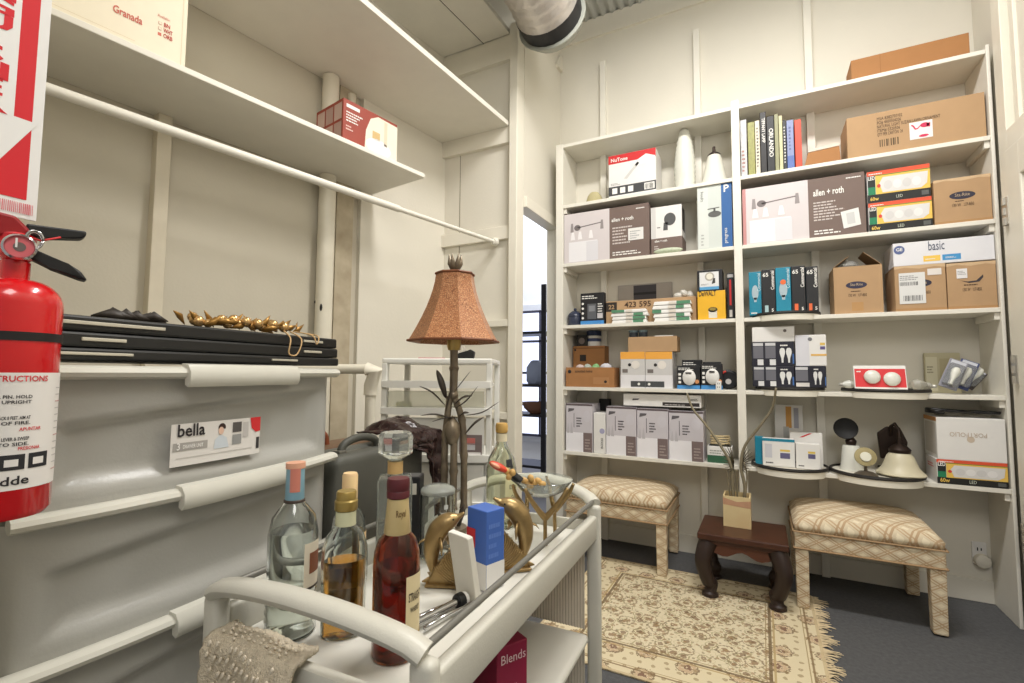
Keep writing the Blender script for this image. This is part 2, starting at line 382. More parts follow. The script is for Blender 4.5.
tag(B().slabyz([(-.001,0),(-.001,.12),(-.045,.12),(-.10,0.02),(-.085,0)], -.025, .025, .002).obj('wall_bracket', wall_m, None, (p.x, DEP, p.z-.06)), 'small white bracket high on the back wall under the duct', 'bracket')
# ================================================================ built-in shelves
XD0, XD1, XE = 1.05, 1.093, 2.165
T = .022
bk = empty('built_in_shelves', 'white painted built-in shelf unit with two bays against the back wall', 'shelves', (0,0,0))
def upr(x0, x1, ztop, name='upright'): B().box(x0, x1, -.002, DEP-.001, .0, ztop, .002).obj(name, shelf_m, bk)
B().box(-.052, .0, -.004, DEP-.001, 0, SZ[0]+.004, .003).obj('upright', shelf_m, bk)
B().box(XD0, XD1, -.006, .02, SZ[5]-.4, SZ[0]+.03, .002).obj('upright', shelf_m, bk)
B().box(XD0+.01, XD1-.01, .02, DEP-.001, SZ[5]-.03, SZ[0]-.02, .002).obj('divider', shelf_m, bk)
B().box(XE, XR-.031, -.004, DEP-.001, 0, SZ[0]+.02, .003).obj('upright', shelf_m, bk)
for i, z in enumerate(SZ):
    B().box(.0, XD0+.003, 0, DEP-.001, z-T, z, .002).obj('shelf_board', shelf_m, bk)
    B().box(XD1-.003, XE, 0, DEP-.001, z-T, z, .002).obj('shelf_board', shelf_m, bk)
    if i:
        for x0, x1 in ((0, .02), (XE-.02, XE)): B().box(x0, x1, .012, DEP-.03, z-T-.035, z-T, .002).obj('cleat', shelf_m, bk)
# ================================================================ things on the shelves
def span(u0, u1, vt, zb, yf):
    """x range, centre and height of a front face at plane y = yf standing at height zb"""
    um = (u0+u1)/2
    vb = proj((on_y(um, vt, yf).x, yf, zb))[1]; vm = (vt+vb)/2
    x0, x1 = on_y(u0, vm, yf).x, on_y(u1, vm, yf).x
    for a_, b_ in ((.0, XD0), (XD1, XE)):
        if a_-.05 < (x0+x1)/2 < b_+.05: x0, x1 = max(x0, a_+.003), min(x1, b_-.003)
    top = min([q for q in SZ if q > zb+.02] or [9]) - T
    return x0, x1, min(on_y(um, vt, yf).z, top-.003) - zb
def sbox(name, label, cat, u0, u1, vt, zb, yf, d, mat, group=None, rz=0, bev=.0025):
    x0, x1, h = span(u0, u1, vt, zb, yf); e = .0006
    return carton(name, label, cat, x1-x0-e, d, h, mat, ((x0+x1)/2, yf+d/2, zb+.001), R(rz), group, bev)
DM = DEP-.002
ink = F((40, 36, 36)); inkw = F((240, 238, 232)); red = F((204, 42, 44)); redd = F((216, 70, 58))
taupe_m = M('taupe_card', (118, 100, 92), .6, var=.04); pic_m = F((214, 206, 206))
def dome(b, r, h, c=(0,0,0)): b.lathe([(r,0),(r,.004),(r*.96,h*.3),(r*.8,h*.65),(r*.5,h*.92),(0,h)], 20, c)
# ---- left bay, second board from the top
z = SZ[1]
p = on_y(594.5, 197, .09); e = empty('cap', 'small olive beige domed cap at the left end under the top board', 'cap', (p.x, .09, z+.001))
b = B(); dome(b, .058, .088); b.obj('crown', M('olive_cloth', (186, 176, 134), .8, bump=.2), e, smooth='auto')
b = B(); b.prism([(.070*math.cos(a*.3-3.4), .070*math.sin(a*.3-3.4)-.012) for a in range(12)], 0, .006, .002); b.obj('brim', M('olive_cloth', (186, 176, 134)), e)
o = sbox('vent_fan_box', 'white and red fan carton standing between the cap and the tall ribbed glass', 'box', 608.5, 656, 152, z, .03, .2, white_m, rz=0)
rect(o, 'f', 0, .80, 1, .995, red, 'red_band'); polys(o, 'f', [[(.45,.80),(.62,.80),(.8,.90),(.99,.82),(.99,.70),(.6,.66)]], F((236,234,230)), 'cover_picture', 2)
polys(o, 'f', [[(.33,.42),(.62,.75),(.66,.72),(.40,.40)]], F((206,204,200)), 'tube_picture', 2)
txt(o, 'f', .05, .845, .034, 'NuTone', inkw, 'brand_text', bold=True, fit=.36)
rect(o, 'f', 0, .06, 1, .27, F((66,66,68)), 'grey_band')
for k in range(3): rect(o, 'f', .08+k*.17, .10, .19+k*.17, .23, inkw, 'icon_panel', 2)
bars(o, 'f', .78, .1, .95, .22, 12, ink); rect(o, 'f', .76, .09, .97, .24, inkw, 'barcode_panel', 2)
prints(o, 'f', .05, .30, .3, .36, 2, F((150,150,150)))
p = on_y(684.5, 188, .12); x0, x1, h = span(674, 695.5, 130, z, .12)
b = B(); rr = (x1-x0)/2; prof = [(0,0),(rr*.78,0),(rr*.9,.01)]
for k in range(25):
    t = k/24; r_ = rr*(.9+.1*math.sin(min(t*3.2,1.57)))*(1 if t < .3 else 1-.58*((t-.3)/.7)**2.0) ; prof.append((r_+(.0022 if k % 2 else -.0022), .012+t*(h-.014)))
prof += [(prof[-1][0]*.7, h), (0, h)]
tag(b.lathe(prof, 24).obj('vase_shade', M('milk_glass', (226, 226, 214), .25, var=.03, bump=.5, bscale=90), None, ((x0+x1)/2, .12, z+.001), smooth=True), 'tall white dimpled glass shade beside the fan carton', 'lamp shade')
x0, x1, h = span(700, 729, 147, z, .12); hb = h*.80
e = empty('bell_shade', 'white bell glass shade with bronze fitter on the second board', 'lamp shade', ((x0+x1)/2, .12, z+.001)); rr = (x1-x0)/2
B().lathe([(rr*.97,.001),(rr,.004),(rr*.86,hb*.25),(rr*.68,hb*.6),(rr*.50,hb*.9),(rr*.42,hb),(0,hb),(0,hb-.004),(rr*.33,hb-.006),(rr*.58,hb*.6),(rr*.95,.004)], 26, closed=True).obj('shade', M('frost_glass', (226, 224, 212), .4, var=.03), e, smooth='auto')
bz = M('dark_bronze', (58, 46, 40), .4, .6, var=.1)
B().lathe([(rr*.46,hb-.008),(rr*.46,hb),(rr*.28,hb+.012),(rr*.12,hb+.018),(rr*.1,h),(0,h+.004)], 18).obj('fitter', bz, e, smooth='auto')
# ---- left bay, third board
z = SZ[2]
def vanity(o, f):   # the printed face of a vanity light carton; f = width share of the picture
    rect(o, 'f', 0, 0, f, 1, pic_m, 'picture_panel')
    rect(o, 'f', .06, .02, f*.74, .42, F((234,232,234)), 'towel_picture', 2); rect(o, 'f', f*.50, .02, f*.755, .40, F((220,218,222)), 'fold_picture', 3)
    polys(o, 'f', [circ(f*.30,.70,.04,.06), [(f*.3,.69),(f*.82,.74),(f*.82,.76),(f*.3,.71)]], F((120,112,112)), 'bar_picture', 2)
    polys(o, 'f', [[(x-.02,.62),(x+.02,.62),(x+.012,.8),(x-.012,.8)] for x in (f*.18, f*.84)], F((150,142,142)), 'arm_picture', 2)
    polys(o, 'f', [[(x-.028,.46),(x+.028,.46),(x+.014,.62),(x-.014,.62)] for x in (f*.2, f*.36, f*.6)], F((240,236,236)), 'shade_picture', 3)
o = sbox('vanity_light_box', 'white and brown vanity light carton filling the left end of the third board', 'box', 563, 649, 209, z, .012, .2, taupe_m, 'vanity light cartons')
vanity(o, .555)
txt(o, 'f', .58, .72, .034, 'allen + roth', inkw, 'brand_text', bold=True, fit=.25); prints(o, 'f', .59, .28, .82, .64, 6, F((206,196,190))); prints(o, 'f', .59, .06, .94, .15, 2, inkw)
rect(o, 'f', .77, .32, .94, .55, F((228,226,222)), 'shipping_label', 3); prints(o, 'f', .79, .35, .92, .52, 4, F((170,170,170)), lay=4); prints(o, 'f', .86, .91, .96, .95, 1, inkw)
o = sbox('sconce_box', 'white over brown sconce carton with dark wall light picture beside the vanity carton', 'box', 651, 682, 206, z, .045, .17, white_m)
rect(o, 'f', 0, 0, 1, .35, taupe_m, 'brown_band'); polys(o, 'f', [circ(.62,.72,.19,.13), [(.4,.5),(.55,.5),(.55,.66),(.42,.66)]], F((84,84,84)), 'fixture_picture', 2)
txt(o, 'f', .12, .27, .02, 'allen + roth', inkw, 'brand_text', bold=True, fit=.4); prints(o, 'f', .1, .08, .3, .22, 3, F((206,196,190))); prints(o, 'f', .2, .56, .34, .6, 1, ink)
rect(o, 'f', 0, .36, .16, 1, F((214,212,208)), 'edge_stripe', 1); rect(o, 'r', 0, .0, 1, .36, taupe_m, 'brown_band'); rect(o, 'r', .1, .5, .7, .98, F((60,58,56)), 'dark_picture')
p = on_y(668, 253, .022); b = B()
pk = B(); pk.ball((0,0,.018), .088, .02, .018, 16); pk = tag(pk.obj('seed_packet', M('leafy_packet', (214, 220, 200), .45, var=.3, scale=70, rgb2=(150, 164, 128)), None, (p.x, .026, z+.002), smooth=True), 'flat pale green packet lying in front of the sconce carton', 'packet')
o = sbox('lamp_box', 'tall pale carton with blue edge and ceiling lamp picture beside the divider', 'box', 697.5, 732.2, 185, z, .012, .18, white_m)
rect(o, 'f', 0, 0, .7, 1, F((206,212,206)), 'front_panel'); rect(o, 'f', .7, 0, 1, 1, F((48,98,158)), 'blue_panel'); rect(o, 'f', .02, .02, .32, .98, F((216,220,214)), 'side_panel', 2)
txt(o, 'f', .76, .87, .06, 'P', inkw, 'brand_letter', bold=True); txt(o, 'f', .85, .06, .026, 'progress', inkw, 'brand_text', rot=90); txt(o, 'f', .16, .76, .02, 'Lighting', ink, 'small_text', rot=90)
polys(o, 'f', [circ(.50,.54,.19,.05), [(.47,.58),(.53,.58),(.53,.63),(.47,.63)], [(.3,.62),(.64,.63),(.64,.645),(.3,.635)]], F((92,92,90)), 'fixture_picture', 3); prints(o, 'f', .1, .06, .2, .26, 4, F((170,172,168)), lay=3)
# ---- left bay, fourth board
z = SZ[3]
x0, x1, h = span(564.5, 582, 309, z, .09); rr = (x1-x0)/2
e = empty('stoneware_pot', 'small dark blue lidded pot at the left end of the fourth board', 'pot', ((x0+x1)/2, .09, z+.001)); nav = M('navy_glaze', (52, 58, 78), .25, var=.08)
B().lathe([(0,0),(rr*.85,0),(rr,.01),(rr,h*.5),(rr*.98,h*.52),(0,h*.52)], 22).obj('body', nav, e, smooth='auto')
B().lathe([(0,h*.52),(rr*1.02,h*.53),(rr*1.02,h*.58),(rr*.85,h*.72),(rr*.4,h*.86),(0,h*.88)], 22).obj('lid', nav, e, smooth='auto')
B().ball((0,0,h*.95), .011).obj('knob', nav, e, smooth=True)
def blister(name, label, u0, u1, vt, zb, yf, d, blue=.13, group=None):
    o = sbox(name, label, 'packet', u0, u1, vt, zb, yf, d, dark_m, group); rect(o, 'f', 0, 0, 1, blue, F((72,142,204)), 'blue_band')
    prints(o, 'f', .06, .82, .94, .95, 2, inkw); return o
o = blister('phone_packet', 'black hanging packet with grey cordless device beside the blue pot', 580.5, 604, 293, z, .05, .05)
rect(o, 'f', .30, .18, .68, .66, F((92,94,98)), 'device_picture', 2); rect(o, 'f', .36, .42, .62, .6, F((130,132,136)), 'screen_picture', 3)
for k in range(4): disc(o, 'f', .1, .22+k*.15, .008, inkw, 'icon')
rect(o, 'f', .72, .2, .95, .36, F((200,196,196)), 'text_panel', 2); prints(o, 'f', .74, .4, .96, .7, 4, inkw)
B().slabxz([(-.06,0),(.06,0),(.055,.02),(-.055,.02)], -.05, -.026).obj('tray_lip', F((72,142,204)), o)
o = sbox('freight_carton', 'brown numbered carton on the fourth board behind stacked paper packets', 'box', 606, 696.5, 299, z, .07, .18, card_m)
for o_, (u, v, s) in ((o, (.17, .5, '423 595')),): txt(o_, 'f', .22, .70, .05, s, F((70, 50, 36)), 'stencil_text', bold=True, fit=.3)
rect(o, 'f', 0.0, .55, .13, .95, F((52, 44, 38)), 'dark_panel'); txt(o, 'f', .03, .66, .04, '22', card_m, 'panel_number', bold=True); rect(o, 'f', .55, .3, .7, .8, F((196,112,52)), 'orange_panel')
# grey case behind it
x0, x1, h = span(617, 672, 283, z, .255); 
g = carton('grey_case', 'pale grey slatted case with a dark centre strap standing behind the numbered carton', 'case', .52, .0, 0, white_m, (0,0,0)) if 0 else None
x0, x1, h = span(616, 671, 282.5, z, .20)
o = carton('grey_case', 'pale grey flat case with a dark centre panel behind the numbered carton', 'case', x1-x0, .016, h+.0, M('grey_case', (176, 170, 162), .6), ((x0+x1)/2, .2585, z+.001))
rect(o, 'f', .30, .0, .72, .97, F((70,68,74)), 'dark_panel'); rect(o, 'f', .3, .74, .72, .8, F((40,38,42)), 'strap', 2)
rr_ = random.Random(4)
pk_cols = [((236,236,228),(90,140,104)), ((230,228,222),(70,128,96)), ((222,224,214),(110,152,120))]
def packets(u0, u1, v_top, nst, grp, yf, lab):
    x0, x1, h = span(u0, u1, v_top, SZ[3], yf); t = h/nst
    for i in range(nst):
        wd = (x1-x0)*rr_.uniform(.88, 1); b = B()
        b.hexa([(-wd/2,-.026,0),(wd/2,-.026,0),(wd/2,.028,0),(-wd/2,.028,0)], [(-wd/2+.006,-.022,t*.96),(wd/2-.006,-.024,t*.96),(wd/2-.006,.024,t*.96),(-wd/2+.006,.024,t*.96)], .004)
        o = b.obj('paper_packet', white_m, None, ((x0+x1)/2+rr_.uniform(-.004,.004), yf+.03, SZ[3]+.0004+i*t), 0); DIM[o.name] = (wd, .056, t)
        pos = ['bottom', 'second lowest', 'third lowest', 'fourth lowest', 'topmost'][i] if nst == 5 else ['bottom', 'second lowest', 'second highest', 'topmost'][i]
        tag(o, '%s white and green paper packet of the %s stack before the numbered carton' % (pos, lab), 'packet', grp)
        a0 = rr_.choice((.0, .62)); wv = rr_.uniform(.2, .38)
        rect(o, 'f', a0, .1, a0+wv, .9, F((88,140,108)), 'green_panel'); rect(o, 'f', .42, .2, .6, .8, F((224,216,204)), 'pale_panel', 2)
packets(610, 649, 309, 4, 'green packets, left stack', .008, 'left'); packets(651, 693, 300.5, 5, 'green packets, right stack', .008, 'right')
zz = SZ[3] + DIM['freight_carton'][2]
p = on_y(684, 297, .10); b = B()
for k in range(3): b.ball((-.035+k*.035, .004*k, .016+.014*(k == 1)), .028, .024, .02, 8, Matrix.Rotation(k*.7, 4, 'Y'))
pp_ = tag(b.obj('crumpled_bag', M('white_film', (222, 218, 208), .3, var=.12, scale=60, bump=.8), None, (p.x, .10, zz-.002), smooth=False), 'crumpled white plastic bag on top of the numbered carton', 'bag')
o = sbox('drill_bit_box', 'yellow and black tool carton right of the paper packets', 'box', 697.5, 725.5, 291, z, .02, .12, M('tool_yellow', (240, 184, 44), .5))
txt(o, 'f', .05, .83, .043, 'DeWALT', ink, 'brand_text', bold=True, fit=.62); polys(o, 'f', [circ(.55,.34,.17,.09)], F((60,56,40)), 'saw_picture', 2); rect(o, 'f', .40, .05, .70, .30, F((222,218,206)), 'cup_picture', 2); polys(o, 'f', [circ(.55,.36,.12,.05)], F((150,130,60)), 'teeth_picture', 3)
zt = z+DIM['drill_bit_box'][2]
o = sbox('floodlight_box', 'black carton with a white lamp window on top of the yellow tool carton', 'box', 697, 722.5, 270, zt+.0006, .02, .13, dark_m)
rect(o, 'f', .1, .06, .86, .9, F((226,226,226)), 'window_panel'); rect(o, 'f', .1, .06, .86, .2, F((90,160,206)), 'blue_band', 2); disc(o, 'f', .5, .68, .026, F((176,170,158)), 'lamp_picture'); disc(o, 'f', .5, .68, .018, F((232,228,214)), 'lens_picture', 3); polys(o, 'f', [[(.58,.32),(.72,.36),(.72,.6),(.64,.58)]], F((66,64,60)), 'arm_picture', 3); prints(o, 'f', .16, .28, .5, .36, 2, F((130,130,130)))
o = sbox('tool_packet', 'narrow dark packet with red strip squeezed against the divider', 'packet', 727, 734.2, 273, z, .05, .1, dark_m)
rect(o, 'f', .35, .3, .62, .85, red, 'red_strip'); rect(o, 'f', .1, .9, .95, .97, F((180,178,176)), 'hanger_strip'); rect(o, 'f', .3, .05, .7, .2, F((200,196,190)), 'text_panel')
# ---- left bay, fifth board
z = SZ[4]
x0, x1, h = span(566, 614, 367.5, z, .012)
def open_carton(name, label, w_, d, h, loc, mat, t=.004, group=None, rz=0):
    b = B(); b.box(-w_/2, w_/2, -d/2, d/2, 0, t)
    b.box(-w_/2, w_/2, -d/2, -d/2+t, t, h); b.box(-w_/2, w_/2, d/2-t, d/2, t, h); b.box(-w_/2, -w_/2+t, -d/2+t, d/2-t, t, h); b.box(w_/2-t, w_/2, -d/2+t, d/2-t, t, h)
    o = b.obj(name, mat, None, loc, rz); DIM[o.name] = (w_, d, h); return tag(o, label, 'box', group)
o = open_carton('open_carton', 'low open brown carton full of wrapped bits on the fifth board', x1-x0, .13, h, ((x0+x1)/2, .012+.065, z+.001), card2_m)
txt(o, 'f', .2, .74, .026, 'assorted home', ink, 'stencil_text', fit=.36); disc(o, 'f', .08, .78, .012, ink, 'round_mark'); rect(o, 'f', .58, .15, .9, .5, F((176,128,84)), 'pale_panel'); disc(o, 'f', .83, .28, .009, ink, 'round_mark')
xc = (x0+x1)/2; hh = h
for k, (dx_, c_, nm) in enumerate(((-.085, (226,206,200), 'pale pink'), (-.03, (190,200,186), 'grey green'), (.022, (150,206,140), 'light green'), (.09, (228,226,232), 'white'))):
    b = B(); b.ball((0,0,.03), .032 if k < 3 else .042, .03, .026 if k < 3 else .034, 8, Matrix.Rotation(k, 4, 'Y')); 
    tag(b.obj('wrapped_item', M('wrap_%d' % k, c_, .4, var=.15, scale=70, bump=.7), None, (xc+dx_, .075, z+hh-.034), smooth=False), '%s tissue wrapped bit sticking out of the low open carton' % nm, 'wrapped bit', 'wrapped bits')
x0, x1, h = span(573, 604.5, 346, z, .155)
o = carton('back_carton', 'brown carton standing behind the low open carton', 'box', x1-x0, .105, h, card2_m, ((x0+x1)/2, .155+.055, z+.001)); rect(o, 'f', .22, .62, .42, .78, ink, 'printed_mark'); rect(o, 'f', 0, .93, 1, .96, F((130,84,46)), 'tape_line'); disc(o, 'f', .07, .9, .008, ink, 'round_mark')
zb = z+h+.001
o = sbox('camera_box', 'small dark box with grey label on the brown back carton', 'box', 576.5, 587, 335, zb, .16, .08, dark_m); disc(o, 'f', .5, .45, .022, F((120,108,104)), 'lens_picture')
x0, x1, h = span(586, 599.5, 331, zb, .18); rr = (x1-x0)/2
e = empty('blue_jar', 'white jar with a blue lid and band on the brown back carton', 'jar', ((x0+x1)/2, .21, zb))
B().lathe([(0,0),(rr,0),(rr,h*.68),(0,h*.68)], 20).obj('body', white_m, e, smooth='auto'); B().lathe([(rr*1.01,h*.3),(rr*1.02,h*.31),(rr*1.02,h*.5),(rr*1.01,h*.51)], 20).obj('band', F((70,80,120)), e, smooth='auto'); B().lathe([(0,h*.69),(rr*1.04,h*.69),(rr*1.04,h),(0,h)], 20).obj('lid', F((40,52,84)), e, smooth='auto')
for k, (u0, u1) in enumerate(((620.5, 645), (645.3, 672.5))):
    o = sbox('bulb_carton', ['left', 'right'][k]+' one of two grey cartons with orange tops and bulb pictures on the fifth board', 'box', u0, u1, 352, z, .02, .16, F((208,206,204)), 'orange topped bulb cartons')
    rect(o, 'f', 0, .8, 1, 1, F((240,172,74)), 'orange_band'); rect(o, 'f', 0, 0, 1, .36, F((232,230,232)), 'white_band'); disc(o, 'f', .62, .64, .026, F((232,226,218)), 'globe_picture'); disc(o, 'f', .38, .64, .01, F((50,48,48)), 'base_picture', 3); rect(o, 'f', .08, .42, .3, .52, F((120,112,108)), 'text_panel', 2)
    rect(o, 'f', .42 if k == 0 else 0, .03, 1 if k == 0 else .7, .19, F((74,76,78)), 'grey_band', 2); disc(o, 'f', .75 if k == 0 else .14, .11, .008, inkw, 'icon', 3)
zt = z+DIM['bulb_carton'][2]+.001
x0, x1, h = span(628, 677, 336.5, zt, .035)
o = carton('shallow_carton', 'shallow plain brown carton on the orange topped bulb cartons', 'box', x1-x0, .13, h, card_m, ((x0+x1)/2, .1, zt))
zt2 = zt+h+.0005
for k, u in enumerate((633.5, 643)):
    p = on_y(u, 332, .07); e = empty('dark_tin', ['left', 'right'][k]+' one of two dark round tins on the shallow brown carton', 'tin', (p.x, .075, zt2), group='dark round tins')
    B().lathe([(0,0),(.027,0),(.027,.03),(0,.03)], 18).obj('body', M('tin_dark', (56, 64, 74), .4), e, smooth='auto'); B().lathe([(0,.0305),(.029,.0305),(.029,.044),(.02,.046),(0,.046)], 18).obj('lid', M('tin_lid', (120, 140, 146), .35), e, smooth='auto')
p = on_y(664, 334, .05); tag(B().box(-.055, .055, -.05, .05, 0, .006).obj('paper_pad', white_m, None, (p.x, .09, zt2)), 'thin white paper pad on the shallow brown carton', 'paper pad')
gi = 0
for k, (u0, u1, yf, vt) in enumerate(((677, 700, .025, 366), (701, 722.5, .025, 364))):
    o = blister('doorbell_packet', ['left', 'right'][k]+' front black packet with round white doorbell on the fifth board', u0, u1, vt, z, yf, .05, .16, 'black doorbell packets')
    W, H = fsize(o, 'f')
    b = B(); b.lathe([(0,0),(.037,0),(.037,.012),(.03,.018),(0,.02)], 22, mat=Matrix.Translation((.005, -.0255, H*.5)) @ Matrix.Rotation(R(90), 4, 'X') @ Matrix.Diagonal((1, 1.25, 1, 1))); b.obj('doorbell', white_m, o, smooth='auto')
    rect(o, 'f', .4, .66, .66, .72, ink, 'speaker_slot', 45)
    for q in range(3): rect(o, 'f', .06, .24+q*.17, .18, .34+q*.17, inkw, 'icon', 2)
    disc(o, 'f', .87, .32, .012, F((216,150,100)), 'orange_picture')
for k, (u0, u1, vt) in enumerate(((682, 702, 360), (703, 721, 362))):
    o = blister('doorbell_packet', ['left', 'right'][k]+' rear black packet peeking over the white doorbells', u0, u1, vt, z, .11, .05, .16, 'black doorbell packets')
p = on_y(718.5, 389, .004); o = carton('outlet_plate', 'small white duplex outlet leaning before the doorbell packets', 'outlet', .03, .008, .05, white_m, (p.x, .012, z+.001)); 
for v in (.3, .7): rect(o, 'f', .3, v-.1, .38, v+.08, ink, 'slot'); rect(o, 'f', .6, v-.1, .68, v+.08, ink, 'slot')
x0, x1, h = span(724, 737, 369, z, .03)
e = empty('tape_measure', 'dark coiled tape tool with red trim against the divider', 'tool', ((x0+x1)/2-.014, .125, z+.001)); rr = h/2*.96
B().lathe([(0,-.025),(rr*.8,-.025),(rr,-.016),(rr,.016),(rr*.8,.025),(0,.025)], 22, mat=Matrix.Translation((0,0,rr)) @ Matrix.Rotation(R(90), 4, 'X')).obj('case', dark_m, e, smooth='auto')
B().tube([(rr*.85*math.cos(a*.2+1.8), -.028, rr+rr*.85*math.sin(a*.2+1.8)) for a in range(9)], .006, 8).obj('red_trim', redd, e, smooth=True); B().lathe([(0,0),(.016,0),(.016,.004),(0,.004)], 14, mat=Matrix.Translation((.0,-.0255,rr*.8)) @ Matrix.Rotation(R(90), 4, 'X')).obj('badge', F((210,204,200)), e)
# ---- left bay, lowest board
z = SZ[5]
def glassbox(u0, u1, vt, lab, yf=.014):
    o = sbox('glass_shade_box', lab, 'box', u0, u1, vt, z, yf, .17, F((204,199,204)), 'pale lamp glass cartons')
    rect(o, 'f', 0, 0, .66, .40, F((238,236,240)), 'white_panel'); rect(o, 'f', .66, 0, .985, .40, F((122,106,104)), 'brown_panel', 2); rect(o, 'f', 0, .96, 1, 1, F((96,84,88)), 'dark_edge')
    polys(o, 'f', [[(.08,.82),(.3,.86),(.32,.9),(.1,.9)], [(.30,.5),(.32,.5),(.32,.8),(.30,.8)]], F((96,92,96)), 'fixture_picture', 2); prints(o, 'f', .4, .52, .64, .74, 4, F((70,64,68))); polys(o, 'f', [[(.04,.38),(.14,.38),(.1,.6)], [(.16,.38),(.27,.38),(.21,.62)]], F((190,186,190)), 'shade_picture', 2); polys(o, 'f', [circ(.8,.74,.14,.12)], F((206,202,208)), 'globe_picture', 2)
    prints(o, 'f', .72, .06, .95, .3, 4, F((170,156,152)), lay=3); return o
glassbox(566, 592.5, 404, 'leftmost pale lamp glass carton on the lowest board')
o = sbox('narrow_carton', 'narrow white carton with purple seal between the pale glass cartons', 'box', 593.5, 605.5, 413, z, .014, .15, white_m)
disc(o, 'f', .72, .55, .017, F((170,168,196)), 'seal'); txt(o, 'f', .8, .12, .022, 'BOX60', ink, 'printed_text', rot=90)
x0, x1, h = span(590, 608, 399, z, .2)
o = carton('black_case', 'small black case standing behind the narrow white carton', 'case', .07, .05, h, dark_m, (x1-.03, .235, z+.001))
glassbox(606.2, 636.3, 407, 'pale lamp glass carton right of the narrow carton'); glassbox(637, 668.3, 409, 'pale lamp glass carton in the middle of the three together'); glassbox(669, 703.5, 411.5, 'rightmost pale lamp glass carton on the lowest board')
zt = z+DIM['glass_shade_box.001'][2]+.004
x0, x1, h = span(623, 700, 396, zt+.01, .02)
zt = z+max(DIM[k][2] for k in DIM if k.startswith('glass_shade_box'))+.001
x0, x1, h = span(623, 701, 394.5, zt, .02)
o = carton('flat_carton', 'long flat white carton lying on the three pale glass cartons', 'box', x1-x0, .16, h, white_m, ((x0+x1)/2, .11, zt))
rect(o, 'f', .52, .1, .98, .38, F((52,46,46)), 'black_label'); prints(o, 'f', .55, .16, .95, .3, 1, F((190,186,182))); polys(o, 'f', [[(.12,.45),(.2,.5),(.22,.62),(.13,.6)]], F((90,86,90)), 'fixture_picture'); prints(o, 'f', .86, .55, .97, .75, 2, ink)
x0, x1, h = span(708, 733, 447, z, .03)
o = carton('cable_box', 'small green and white carton under a coiled tan cord', 'box', x1-x0, .1, h*1.0, white_m, ((x0+x1)/2-.004, .085, z+.001)); rect(o, 'f', 0, 0, 1, .45, F((52,96,70)), 'green_band'); prints(o, 'f', .1, .55, .8, .85, 2, F((160,160,154))); rect(o, 't', .05, .1, .95, .9, F((44,50,44)), 'dark_lid')
zc_ = z+h+.006; cx_ = (x0+x1)/2-.004; pts = []
for k in range(70):
    a = k*.36; pts.append((cx_+.052*math.cos(a), .085+.045*math.sin(a), zc_+k*.0008+.002*math.sin(k*1.7)))
tag(B().tube(pts, .0042, 6).obj('tan_cord', M('tan_cord', (206, 186, 142), .5), smooth=True), 'coil of tan cord on the small green carton', 'cord')
# ---- right bay, top board
z = SZ[0]
x0, x1, h = span(851, 971, 52, z, .03); zl = on_y(972, 50, .03)
o = carton('long_carton', 'long flat brown carton lying on the very top board', 'box', x1-x0, .16, (on_y(910, 42, .03).z-z)*.85, card2_m, ((x0+x1)/2, .115, z+.001))
rect(o, 'f', .26, 0, .264, 1, F((140,92,50)), 'seam'); rect(o, 'f', .05, .0, .85, .05, F((70,44,24)), 'bottom_flap')
# ---- right bay, second board: books
z = SZ[1]
books = [(739.5, 747, 120, (226,226,228), 'white spotted', .03), (748, 755, 122, (176,176,104), 'olive mottled', .03), (755.4, 760, 120.5, (224,216,196), 'thin cream', .03), (760.4, 766.5, 112, (40,38,38), 'tall black', .03), (767, 774.5, 116, (38,38,40), 'black lettered', .03), (774.8, 778.8, 114, (152,152,116), 'grey green', .03), (779.2, 782.8, 115.5, (204,200,160), 'pale sage', .03), (783, 786.6, 120, (46,46,50), 'slim dark', .03), (787, 794, 120, (140,150,190), 'lavender blue', .03), (795, 801.8, 119.5, (226,78,54), 'red orange', .03)]
for k, (u0, u1, vt, c_, nm, yf) in enumerate(books):
    o = sbox('book', nm+' book spine in the row under the top board', 'book', u0, u1, vt, z, yf, .17, M('cover_%d' % k, c_, .45, var=.28 if k < 2 else .05, scale=70), 'books on the second board', bev=.002)
    W, D, H = DIM[o.name]
    if k == 3 or k == 4: txt(o, 'f', .3, .9 if k == 3 else .78, .030 if k == 4 else .022, 'TIFFANY LAMP' if k == 3 else 'ORLANDO', inkw, 'spine_text', rot=-90, bold=True, fit=.4 if k == 3 else .5)
    elif k == 8: rect(o, 'f', 0, 0, 1, .28, F((96,116,176)), 'spine_band'); prints(o, 'f', .3, .4, .6, .9, 7, F((90,96,140)))
    elif k in (2, 7): prints(o, 'f', .3, .15, .75, .9, 12, ink if k == 2 else inkw)
    elif k == 0: prints(o, 'f', .2, .1, .7, .5, 6, F((170,120,110)))
    rect(o, 't', .1, .02, .9, .97, F((236,230,214)), 'page_block')
x0, x1, h = span(804, 841, 147, z, .02); h = on_y(822, 144, .02).z-z
e = empty('wooden_box', 'small brown box lying open toward the room beside the books', 'box', ((x0+x1)/2, .08, z+.0005)); w_ = x1-x0
B().hexa([(-w_/2,-.06,0),(w_/2,-.06,0),(w_/2,.07,0),(-w_/2,.07,0)], [(-w_/2+.02,-.048,h*.72),(w_/2-.004,-.048,h*.80),(w_/2-.004,.07,h*.8),(-w_/2+.02,.07,h*.72)], .002).obj('body', card2_m, e)
B().hexa([(-w_/2+.02,-.05,h*.73),(w_/2-.004,-.05,h*.81),(w_/2,.07,h*.81),(-w_/2+.02,.07,h*.73)], [(-w_/2+.03,-.048,h*.9),(w_/2,-.048,h*.95),(w_/2,.07,h*1.15),(-w_/2+.03,.07,h*1.1)], .001).obj('lid', M('pale_wood', (222, 206, 190), .6), e)
B().box(-w_/2+.015, w_/2, -.063, -.059, 0, .006).obj('dark_edge', F((60,40,30)), e)
